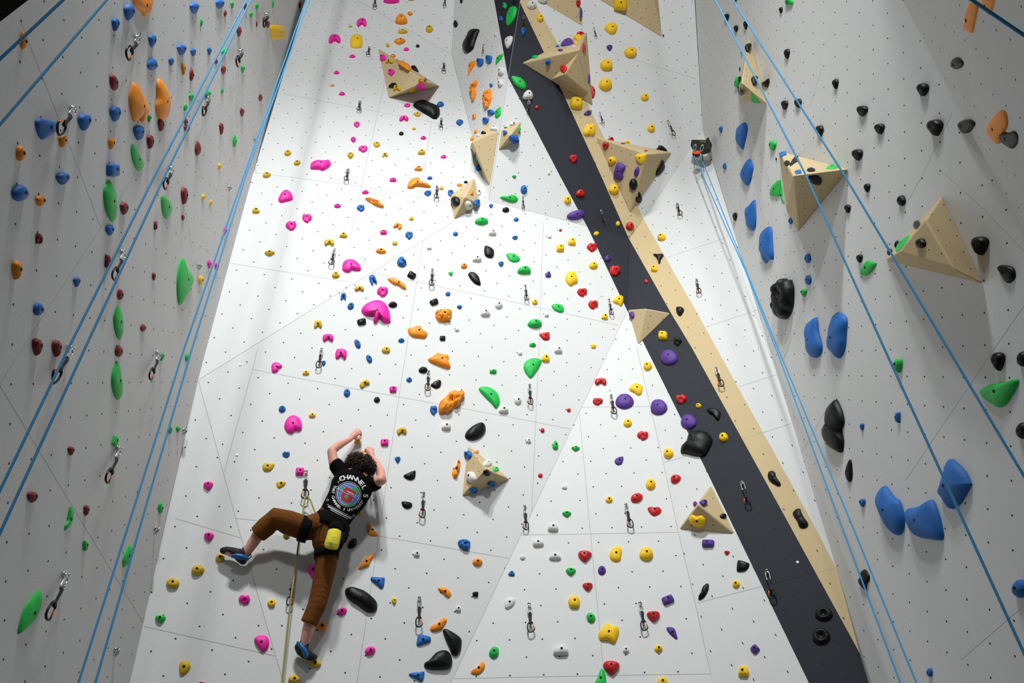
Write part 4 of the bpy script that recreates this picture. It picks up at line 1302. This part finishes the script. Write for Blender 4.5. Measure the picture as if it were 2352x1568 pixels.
# curly hair: a lumpy core under a mass of small coils
rg = random.Random(5); HC = Bp((827.5, 1069), .265); ax = (Bp((862, 1080), .265) - Bp((795, 1058), .265)).normalized(); ay = nB.cross(ax).normalized()
vs, fs = ball((827.5, 1069), .265, 31 * SP, 23.5 * SP, .088, x=ax); parts = [(vs, fs)]
for k in range(1000):
    th = rg.uniform(0, 6.283); cz = rg.uniform(-.55, 1); sz = math.sqrt(1 - cz * cz); d = ax * (sz * math.cos(th) * 33 * SP) + ay * (sz * math.sin(th) * 25 * SP) + nB * (cz * .093)
    c = HC + d * rg.uniform(.9, 1.16); dn = d.normalized(); u = dn.cross(V3((rg.uniform(-1, 1), rg.uniform(-1, 1), rg.uniform(-1, 1)))).normalized(); w = dn.cross(u)
    r = rg.uniform(.0035, .009); n = 9
    parts.append(tube([c + u * (r * math.cos(q * .9)) + w * (r * math.sin(q * .9)) + dn * (.0028 * (q - n / 2)) for q in range(n)], rg.uniform(.0014, .0025), 4))
hv = merge(*parts); obj('hair', hv[0], hv[1], M_HAIR, person, True)
def shoe(rows, collar, band, tab):
    a = fuse([T(rows, 14), T(collar, 12)], .005, 3); s = obj('shoe', a[0], a[1], M_SHOE, person, True)
    b = T(band, 12); obj('heel_band', b[0], b[1], M_RUB, s, True)['label'] = 'blue rubber heel band'
    t = merge(*[tube([Bp(p, o) for p, o in q], .0035, 6) for q in tab]); obj('pull_tab', t[0], t[1], M_HARN, s, True)
shoe([(512, 1264, .045, 7, .026), (518, 1264, .05, 9, .03), (530, 1266, .055, 9.5, .036), (543, 1270, .065, 11, .042), (553, 1279, .07, 12, .044), (558, 1287, .07, 9, .036)],
     [(552, 1272, .075, 10, .04), (561, 1270, .082, 11, .04)], [(534, 1277, .092, 3.5, .02), (545, 1277, .1, 6.2, .026), (557, 1279.5, .1, 7, .026), (567, 1283, .088, 5, .02)],
     [[((566, 1280), .09), ((572, 1276), .09), ((577, 1273), .088)], [((567, 1282), .088), ((574, 1281), .088), ((578, 1276), .085)], [((550, 1264), .1), ((551.5, 1259), .105)]])
shoe([(721, 1509, .04, 7, .026), (716, 1508, .05, 9, .032), (707, 1504, .06, 9.5, .038), (699, 1498, .065, 11, .042), (691, 1491, .07, 12, .044), (686, 1486, .068, 9, .036)],
     [(697, 1489, .075, 10, .036), (701, 1479, .08, 8, .032)], [(685, 1477.5, .09, 4, .02), (692, 1484, .105, 5.5, .024), (699, 1494, .108, 6, .026), (703.5, 1505, .095, 5, .024)],
     [[((689, 1477), .1), ((691, 1470), .1), ((692.5, 1464.5), .098)], [((692, 1477), .1), ((694.5, 1471), .1), ((696, 1465), .098)], [((706, 1482), .1), ((708, 1477), .1)]])
# print on the back of the shirt, laid onto the cloth
bvh = BVHTree.FromPolygons([tuple(v) for v in shirt_v[0]], shirt_v[1])
def lay(p, lift):
    r = ray(p).normalized(); h = bvh.ray_cast(CAM, r)
    if h[0] is None: return None
    return h[0] - r * (.0028 + lift)
GC = (800.3, 1134.8); ang = math.radians(27); RX = (math.cos(ang), math.sin(ang)); RY = (-math.sin(ang), math.cos(ang))
def loc(u, v): return (GC[0] + u * RX[0] + v * RY[0], GC[1] + u * RX[1] + v * RY[1])   # u right, v down, in shirt axes
pv = []; pf = []; pm = []
def patch(grid, m, lift):
    """grid rows of pixel points"""
    o = len(pv); w = len(grid[0]); P = [[lay(p, lift) for p in row] for row in grid]
    if any(q is None for row in P for q in row): return
    for row in P: pv.extend(row)
    for i in range(len(grid) - 1):
        for k in range(w - 1): pf.append((o + i * w + k, o + (i + 1) * w + k, o + (i + 1) * w + k + 1, o + i * w + k + 1)); pm.append(m)
def ringp(r0, r1, m, lift, a0=0, a1=360, n=40):
    A = [math.radians(a0 + (a1 - a0) * k / n) for k in range(n + 1)]
    patch([[loc(r * math.cos(a), r * math.sin(a)) for a in A] for r in (r0, (r0 + r1) / 2, r1)], m, lift)
def line(pts, wd, m, lift, axes=True):
    Q = []
    for i in range(len(pts) - 1):
        L = math.dist(pts[i], pts[i + 1]); k = max(1, int(L / 2.5)); Q += [(pts[i][0] + (pts[i + 1][0] - pts[i][0]) * j / k, pts[i][1] + (pts[i + 1][1] - pts[i][1]) * j / k) for j in range(k)]
    Q.append(pts[-1]); a = []; b = []
    for i, q in enumerate(Q):
        p0, p1 = Q[max(0, i - 1)], Q[min(len(Q) - 1, i + 1)]; dx, dy = p1[0] - p0[0], p1[1] - p0[1]; l = math.hypot(dx, dy) or 1; nx, ny = -dy / l * wd / 2, dx / l * wd / 2
        a.append((q[0] + nx, q[1] + ny)); b.append((q[0] - nx, q[1] - ny))
    if axes: a = [loc(*q) for q in a]; b = [loc(*q) for q in b]
    patch([b, a], m, lift)
ringp(.5, 25.2, 1, .0002); ringp(25.2, 26.2, 0, .0004); ringp(28.4, 29.2, 0, .0002)
for q in (-16, -8, 0, 8, 16):
    c = math.sqrt(25 ** 2 - q * q); line([(-c, q), (c, q)], .5, 0, .0005)
    line([(q / 25 * 25 * math.sqrt(max(0, 1 - (v / 25) ** 2)), v) for v in range(-24, 25, 4)], .5, 0, .0005)
def blob(cx, cy, rx, ry, m, lift): patch([[loc(cx + rx * s * math.cos(a), cy + ry * s * math.sin(a) * (1 + .25 * math.sin(3 * a))) for a in [k * .3927 for k in range(17)]] for s in (.02, .5, 1)], m, lift)
blob(11, -15, 9, 6.5, 2, .0007); blob(15, 18, 6, 4, 2, .0007); blob(-18, -6, 3, 6, 2, .0007)
def quad(pts, m, lift):
    a, b, c, d = pts; n = 6
    patch([[loc(*[(a[j] + (b[j] - a[j]) * s) * (1 - t) + (d[j] + (c[j] - d[j]) * s) * t for j in (0, 1)]) for s in [k / n for k in range(n + 1)]] for t in (0, .5, 1)], m, lift)
quad([(-13.5, -13.5), (14.5, -13), (14.5, -5.5), (-13.5, -6)], 3, .0010); quad([(-15, -8), (-6.5, -7), (-6.5, 1.5), (-15, 1.5)], 3, .0010)
quad([(-14, 0), (8, -1), (10, 7.5), (-14, 7)], 3, .00105)
P5 = [math.radians(-80 + 260 * k / 16) for k in range(17)]
patch([[loc(-1 + r * 1.15 * math.cos(a), 7.5 + r * math.sin(a)) for a in P5] for r in (4.5, 8, 12)], 3, .0011); blob(-1.5, 7, 4.8, 4, 2, .0012)
line([(-6, -5), (11, -5.6)], 1.6, 0, .0013); line([(-26, -3), (-6, 1), (24, -6)], .7, 0, .0014)
def text(s, r, a0, a1, size, inward, m=0):
    for i, ch in enumerate(s):
        if ch == ' ': continue
        cu = bpy.data.curves.new('t', 'FONT'); cu.body = ch; cu.size = size; cu.offset = .022 * size; cu.align_x = 'CENTER'; o = bpy.data.objects.new('t', cu); COL.objects.link(o)
        bpy.context.view_layer.update(); ev = o.evaluated_get(bpy.context.evaluated_depsgraph_get()); me = ev.to_mesh()
        a = math.radians(a0 + (a1 - a0) * i / (len(s) - 1)); o_ = len(pv); ok = True; tmp = []
        for v in me.vertices:
            rr = r + (-v.co.y if inward else v.co.y); t = a + (-v.co.x if inward else v.co.x) / r
            q = lay(loc(rr * math.cos(t), rr * math.sin(t)), .0008); ok &= q is not None; tmp.append(q)
        if ok:
            pv.extend(tmp)
            for p in me.polygons: pf.append(tuple(o_ + k for k in p.vertices)); pm.append(m)
        ev.to_mesh_clear(); bpy.data.objects.remove(o); bpy.data.curves.remove(cu)
text('THAT CHANNEL 5 UNIVERSE', 38.5, 184, 6, 8.6, True)
text("CHANNEL 5", 34.5, -140, -22, 15, False)
for q in ([(-30, -12), (-35, -15), (-31, -19), (-36, -23), (-30, -25), (-33, -30)], [(31, -3), (36, -1), (33, 2)], [(-34, -3), (-29, -6), (-26, -1), (-31, 1)], [(29, 5), (34, 9), (30, 13), (35, 17)]):
    line(q, .8, 0, .0006)
line([(-33, 42.5), (33, 43.5)], .8, 0, .0008); line([(-29, 46), (31, 47)], 2.2, 0, .0008); line([(-21, 50), (25, 51)], 1.3, 0, .0008)
for cx, cy in ((-37, 33), (33, 38)):
    line([(cx + (3.4 if k % 2 else 1.5) * math.cos(k * .6283), cy + (3.4 if k % 2 else 1.5) * math.sin(k * .6283)) for k in range(11)], .6, 0, .0006)
obj('print', pv, pf, M_PRINT, shirt, mi=pm)['label'] = 'globe print with red figure and white lettering'
# chalk bag hanging from the harness
cb = empty('chalk_bag', Matrix.Translation(Bp((765, 1235), .34)))
tag(cb, 'yellow cloth chalk bag with black rim hanging from the climbing harness', 'chalk bag')
v = fuse([T([(769.3, 1217, .342, 15, .044), (767.5, 1226, .35, 15.3, .05), (765, 1238, .352, 15.8, .054), (762, 1250, .35, 16.2, .05), (760.6, 1256, .345, 15.6, .044), (759.8, 1259.5, .34, 13, .036)], 20, False)], .005, 3)
for i, q in enumerate(v[0]): v[0][i] = q + nB * (.004 * noise.noise(q * 22))
obj('pouch', v[0], v[1], M_CHALK, cb, True)
v = T([(771.6, 1203, .345, 12.5, .036), (771, 1208, .348, 14.2, .046), (769.8, 1214, .35, 15.6, .05), (769.2, 1218, .35, 15.8, .049)], 18, False); obj('rim', v[0], v[1], M_HARN, cb, True)
v = tube([Bp((768, 1206), .36), Bp((770, 1199), .37), Bp((772, 1197), .375), Bp((775, 1203), .365), Bp((778, 1210), .36)], .004, 6); obj('cord', v[0], v[1], M_HARN, cb, True)
bb = BVHTree.FromPolygons([tuple(q) for q in cb.children[0].data.vertices and [cb.matrix_basis @ cb.children[0].matrix_basis @ x.co for x in cb.children[0].data.vertices]], [tuple(p.vertices) for p in cb.children[0].data.polygons])
def onbag(p, l):
    r = ray(p).normalized(); h = bb.ray_cast(CAM, r); return (h[0] if h[0] else Bp(p, .4)) - r * l
sq = [(758, 1244.5), (763.8, 1245.6), (763, 1251.2), (757.2, 1250)]
lv = [onbag(p, .002) for p in sq]; lf = [(3, 2, 1, 0)]; lm = [4]
rg_ = [onbag((760.5 + 1.6 * math.cos(k * .5236), 1247.8 + 1.6 * math.sin(k * .5236)), .003) for k in range(12)]
rv, rf = tube(rg_, .0012, 5, closed=True); o_ = len(lv); lv += rv; lf += [tuple(i + o_ for i in f) for f in rf]; lm += [0] * len(rf)
obj('logo_patch', lv, lf, M_PRINT, cb, mi=lm)
# ------------------------------------------------------------------ labels
LM = [((c[0], c[1]), 'the ' + n) for c, n in [(((sum(p[0] for p in v[2]) / len(v[2])), min(max(sum(p[1] for p in v[2]) / len(v[2]), 5), 1560)), v[0]) for v in VOL]]
LM += [((818, 998), "the climber's left hand"), ((851, 1036), "the climber's right hand"), ((535, 1274), "the climber's left shoe"), ((702, 1496), "the climber's right shoe"), ((762, 1236), 'the yellow chalk bag'),
 ((630, 1188), "the climber's bent knee"), ((730, 1375), "the climber's straight knee"),
 ((1607, 335), 'the black anchor bracket')]
def nearest_hold(p, col):
    return min((h for h in HOLDS if h['col'] in col), key=lambda h: math.dist(h['c'], p))
SPECIAL = [((864, 716), 'P', 'the huge pink jug', 'huge pink jug with three deep lobes on the back wall, largest pink hold'),
 ((830, 1376), 'K', "the long black sloper by the leg", "long glossy black sloper beside the climber's straight leg"),
 ((1797, 685), 'K', 'the pitted black slab hold', 'big pitted black slab hold with ragged edge on the right wall'),
 ((1915, 978), 'K', 'the figure eight black hold', 'big black hold pinched like a figure eight on the right wall'),
 ((424, 645), 'G', 'the green fin by the left corner', 'large pointed green fin hold near the left corner'),
 ((637, 74), 'Y', 'the yellow block at upper left', 'big square yellow block, topmost yellow hold on the left wall'),
 ((818, 95), 'Y', 'the yellow block above the upper left pyramid', 'yellow rounded block hold upper left on the back wall'),
 ((105, 297), 'B', 'the big blue horn', 'big flared blue horn hold under a quickdraw on the left wall'),
 ((318, 235), 'O', 'the left orange flame', 'tall orange flame shaped hold, left one of two on the left wall'),
 ((372, 228), 'O', 'the right orange flame', 'tall wavy orange flame hold, right one of two on the left wall'),
 ((1602, 1017), 'K', 'the black lump on the stripe edge', 'large glossy black lump on the left edge of the dark stripe'),
 ((1125, 912), 'G', 'the green half moon', 'large green half moon hold right of the orange grape cluster'),
 ((1037, 922), 'O', 'the orange grape cluster', 'large orange grape cluster hold in the middle of the back wall'),
 ((1221, 846), 'G', 'the green shell hold', 'large green shell shaped hold below a quickdraw column'),
 ((1397, 1453), 'Y', 'the big yellow star', 'big five cornered yellow star hold low on the back wall'),
 ((2193, 1110), 'B', 'the highest big blue fin', 'huge blue fin low on the right wall, highest and rightmost of three'),
 ((2045, 1170), 'B', 'the left big blue fin', 'huge blue fin low on the right wall, leftmost of three'),
 ((2125, 1200), 'B', 'the middle big blue fin', 'huge blue fin low on the right wall, middle one of three'),
 ((2295, 902), 'G', 'the big green ledge', 'big green ledge hold at the right edge of the picture'),
 ((1890, 1410), 'K', 'the upper black ring', 'black ring hold at the foot of the dark stripe, upper of two'),
 ((1886, 1461), 'K', 'the lower black ring', 'black ring hold at the foot of the dark stripe, lower of two'),
 ((67, 1402), 'G', 'the green leaf at bottom left', 'large green leaf hold at the bottom left of the left wall'),
 ((253, 460), 'G', 'the top long green leaf', 'long green leaf hold, highest of three in a column on left wall'),
 ((270, 740), 'G', 'the middle long green leaf', 'long green leaf hold, middle of three in a column on left wall'),
 ((267, 872), 'G', 'the bottom long green leaf', 'long green leaf hold, lowest of three in a column on left wall'),
 ((314, 362), 'G', 'the green leaf under the flames', 'pointed green leaf hold below the left orange flame'),
 ((381, 476), 'G', 'the green leaf between the ropes', 'pointed green leaf hold between two blue rope pairs on left wall'),
 ((672, 975), 'P', 'the big pink scoop', 'big pink scooped hold upper left of the climber'),
 ((601, 1477), 'P', 'the pink shield hold', "big pink shield shaped hold lower left of the climber's straight leg"),
 ((806, 610), 'P', 'the wide pink jug', 'wide pink jug above the long fold of the back wall'),
 ((736, 380), 'P', 'the wavy pink jug', 'wide wavy pink jug upper left on the back wall'),
 ((656, 450), 'P', 'the pink wedge', 'pink wedge shaped jug near the left corner of the back wall'),
 ((962, 422), 'O', 'the orange hooked jug', 'large orange hooked jug left of the tan diamond volume'),
 ((1018, 723), 'O', 'the ribbed orange hold', 'ribbed orange hold in the middle of the back wall'),
 ((959, 763), 'O', 'the orange turtle hold', 'smooth orange turtle shaped hold right of the huge pink jug'),
 ((1009, 828), 'O', 'the orange ray shaped hold', 'orange ray shaped hold with spreading points in the middle'),
 ((1091, 990), 'K', 'the black egg above the pyramid', 'glossy black egg hold above the tan pyramid right of the climber'),
 ((1006, 1517), 'K', 'the lower black pebble', 'big glossy black pebble hold at the bottom, lower left of two'),
 ((1038, 1475), 'K', 'the upper black pebble', 'big glossy black pebble hold at the bottom, upper right of two'),
 ((980, 250), 'K', 'the black slab below the upper left pyramid', 'long black slab hold below the tan pyramid at upper left'),
 ((1081, 95), 'K', 'the tall black slab', 'tall black slab hold high on the grey facet'),
 ((1434, 922), 'V', 'the leftmost purple dome', 'big purple dome beside a quickdraw, leftmost of four'),
 ((1513, 935), 'V', 'the purple dome left of the stripe', 'big purple dome on white, just left of the dark stripe'),
 ((1583, 968), 'V', 'the purple dome over the black lump', 'big purple dome directly above the black lump on the stripe'),
 ((1536, 821), 'V', 'the top purple dome', 'big purple dome on the dark stripe, highest of four'),
 ((1321, 493), 'V', 'the purple egg', 'purple egg shaped hold on the left edge of the dark stripe'),
 ((1312, 640), 'Y', 'the yellow shield hold', 'large yellow shield shaped hold left of the dark stripe'),
 ((1405, 1533), 'R', 'the big red jug at the bottom', 'big red jug at the bottom edge of the picture'),
 ((1502, 1174), 'R', 'the red heart', 'red heart shaped hold above the two low yellow holds'),
 ((1606, 1195), 'Y', 'the heart shaped yellow hold', 'heart shaped yellow hold on the tan wedge by the dark stripe'),
 ((1704, 312), 'B', 'the first blue slab', 'long blue slab hold, highest of four stepping down the right wall'),
 ((1716, 395), 'B', 'the second blue slab', 'long blue slab hold, second of four stepping down the right wall'),
 ((1725, 495), 'B', 'the third blue slab', 'long blue slab hold, third of four stepping down the right wall'),
 ((1761, 562), 'B', 'the fourth blue slab', 'long blue slab hold, lowest of four stepping down the right wall'),
 ((1868, 775), 'B', 'the left twin blue slab', 'tall blue slab hold, left one of a pair on the right wall'),
 ((1923, 770), 'B', 'the right twin blue slab', 'tall blue slab hold, right one of a pair on the right wall'),
 ((1991, 615), 'G', 'the green flake', 'green fluted flake hold lower left of the flat topped volume'),
 ((2292, 290), 'O', 'the orange bean at right', 'large orange bean hold near the right edge, partly behind black'),
 ((2229, 42), 'O', 'the orange block at top right', 'tall orange block hold at the top right corner'),
 ((1175, 36), 'G', 'the green leaf at the stripe top', 'large green leaf hold at the top of the dark stripe'),
 ((1191, 190), 'G', 'the green wing on the dark stripe', 'large green wing hold on the dark stripe left of the straddling pyramid'),
 ((1212, 217), 'W', 'the white dome on the stripe', 'white dome hold on the dark stripe above a quickdraw')]
for p, c, name, label in SPECIAL:
    h = nearest_hold(p, c)
    if 'lab' in h: print('DUP special', name, h['lab']); continue
    if math.dist(h['c'], p) > 22: print('FAR special', name, h['c'])
    h['lab'] = label; h['lm'] = name; LM.append((h['c'], name))
DIRS = ['right of', 'lower right of', 'below', 'lower left of', 'left of', 'upper left of', 'above', 'upper right of']
def direc(p, q): return DIRS[int(round(math.degrees(math.atan2(p[1] - q[1], p[0] - q[0])) / 45)) % 8]
ORD = ['nearest', 'second nearest', 'third nearest', 'fourth nearest', 'fifth nearest', 'sixth nearest', 'seventh nearest', 'eighth nearest', 'ninth nearest', 'tenth nearest']
WALLW = lambda x, pl: 'left wall' if pl is PL else ('right wall' if pl in (PR, PR2) else 'back wall')
SHW = {'e': 'rounded', 't': 'tapered', 'd': 'domed', 'l': 'leaf shaped', 'b': 'scooped', 'h': 'knobbly', 'r': 'blocky', 'p': 'faceted', 'u': 'tapered', 'o': 'ring', ':': 'curved', '*': 'lumpy'}
# on a volume: the hold's centre falls inside the volume's outline
def vol_on(p):
    r = ray(p); best = None
    s = surface(p)
    if any(s is q for q in (PL, PR, PR2, PA, PA2, PB, PC, PF, PG, PK, PU)): return None
    return min(range(len(VOL)), key=lambda i: math.dist(p, LM[i][0]))
for h in HOLDS: h['on'] = vol_on(h['c'])
used = {}
def rank(items, it, q, d):
    s = sorted((x for x in items if math.dist(x, q) > 1 and direc(x, q) == d), key=lambda x: math.dist(x, q)); return s.index(it), len(s)
bycol = {}
for h in HOLDS: bycol.setdefault(CN[h['col']], []).append(h['c'])
for h in HOLDS:
    cn = CN[h['col']]; cat = 'climbing hold' if h['n'] == 'climbing_hold' else 'foothold'
    size = 'tiny' if h['big'] < 12 else ('small' if h['big'] < 21 else ('big' if h['big'] > 42 else ''))
    if 'lab' not in h:
        if h['on'] is not None:
            i = h['on']; lm = LM[i][1]; same = sorted((x for x in HOLDS if x['on'] == i and x['col'] == h['col']), key=lambda x: x['c'][0])
            k = [x is h for x in same].index(True); n = len(same)
            word = '' if n == 1 else (('leftmost ' if k == 0 else ('rightmost ' if k == n - 1 else ['', 'second ', 'third ', 'fourth ', 'fifth '][k])))
            lab = f"{word}{size + ' ' if n == 1 and size else ''}{cn} hold {'from left ' if word.split() and word.split()[0] in ('second', 'third', 'fourth', 'fifth') else ''}mounted on {lm}"
        else:
            best = None
            for q, lm in sorted(LM, key=lambda l: math.dist(l[0], h['c']))[:4]:
                if math.dist(q, h['c']) < 2: continue
                d = direc(h['c'], q); k, n = rank(bycol[cn], h['c'], q, d); sc = k * 60 + math.dist(q, h['c'])
                if best is None or sc < best[0]: best = (sc, k, n, d, lm)
            _, k, n, d, lm = best
            lab = f"{(ORD[k] if k < 10 else 'far') + ' ' if n > 1 else ''}{size + ' ' if size else ''}{cn} {SHW[h['kind']]} hold {d} {lm}"
            if len(lab.split()) > 16: lab = lab.replace(SHW[h['kind']] + ' ', '', 1)
            if len(lab.split()) > 16 and size: lab = lab.replace(size + ' ', '', 1)
        h['lab'] = lab
    while h['lab'] in used: h['lab'] = h['lab'].replace(' hold', ' resin hold', 1); print('dup', h['lab'])
    used[h['lab']] = 1
    w = plane_of(h['c']); tag(h['o'], h['lab'], cat, f"{cn} {'small holds' if cat == 'foothold' else 'holds'} on the {WALLW(0, w)}")
def tag_set(S, noun, cat, grp, pre=''):
    for o, c in S:
        best = None
        for q, lm in sorted(LM, key=lambda l: math.dist(l[0], c))[:3]:
            d = direc(c, q); k, n = rank([x[1] for x in S], c, q, d); sc = k * 80 + math.dist(q, c)
            if best is None or sc < best[0]: best = (sc, k, n, d, lm)
        _, k, n, d, lm = best; lab = f"{ORD[k] + ' ' if n > 1 else pre}{noun} {d} {lm}"
        while lab in used: lab = lab.replace(noun, noun + ' hanging', 1); print('dupd', lab)
        used[lab] = 1; tag(o, lab, cat, grp)
for o, c in DR: o['label'] = ''
tag_set(DR, 'quickdraw', 'quickdraw', 'quickdraws on the walls', 'hanging ')
tag_set(EYES, 'bare steel eye bolt', 'eye bolt', 'bare eye bolts on the left wall', 'small ')
tag_set(PLUGS, 'white bolt plug', 'plug', 'glint-white bolt plugs', 'tiny shiny ')
# ------------------------------------------------------------------ light
w = bpy.data.worlds.new('world'); SC.world = w; w.use_nodes = True
w.node_tree.nodes['Background'].inputs[0].default_value = (.92, .96, 1, 1); w.node_tree.nodes['Background'].inputs[1].default_value = .06
def spot(name, loc, aim, power, ang, blend, size, col=(.96, 1, .985)):
    l = bpy.data.lights.new(name, 'SPOT'); l.energy = power; l.spot_size = math.radians(ang); l.spot_blend = blend; l.shadow_soft_size = size; l.color = col
    o = bpy.data.objects.new(name, l); COL.objects.link(o); o.location = loc
    o.rotation_euler = (V3(aim) - V3(loc)).to_track_quat('-Z', 'Y').to_euler()
spot('ceiling_floodlight', (-1.0, -3.2, 12.6), (-.6, 5.3, 4.9), 2550, 50, 1, .3)
spot('ceiling_floodlight', (.1, -3.2, 12.6), (.3, 5.3, 4.9), 2000, 50, 1, .3)
spot('front_fill', (-.2, -6.5, 9.0), (0, 5, 9.3), 2900, 62, 1, .5)  # added fill behind the camera, lifts and flattens the upper facets
vs_ = SC.view_settings; vs_.view_transform = 'Standard'; vs_.look = 'None'; vs_.gamma = 1; vs_.exposure = .06
vs_.use_curve_mapping = False
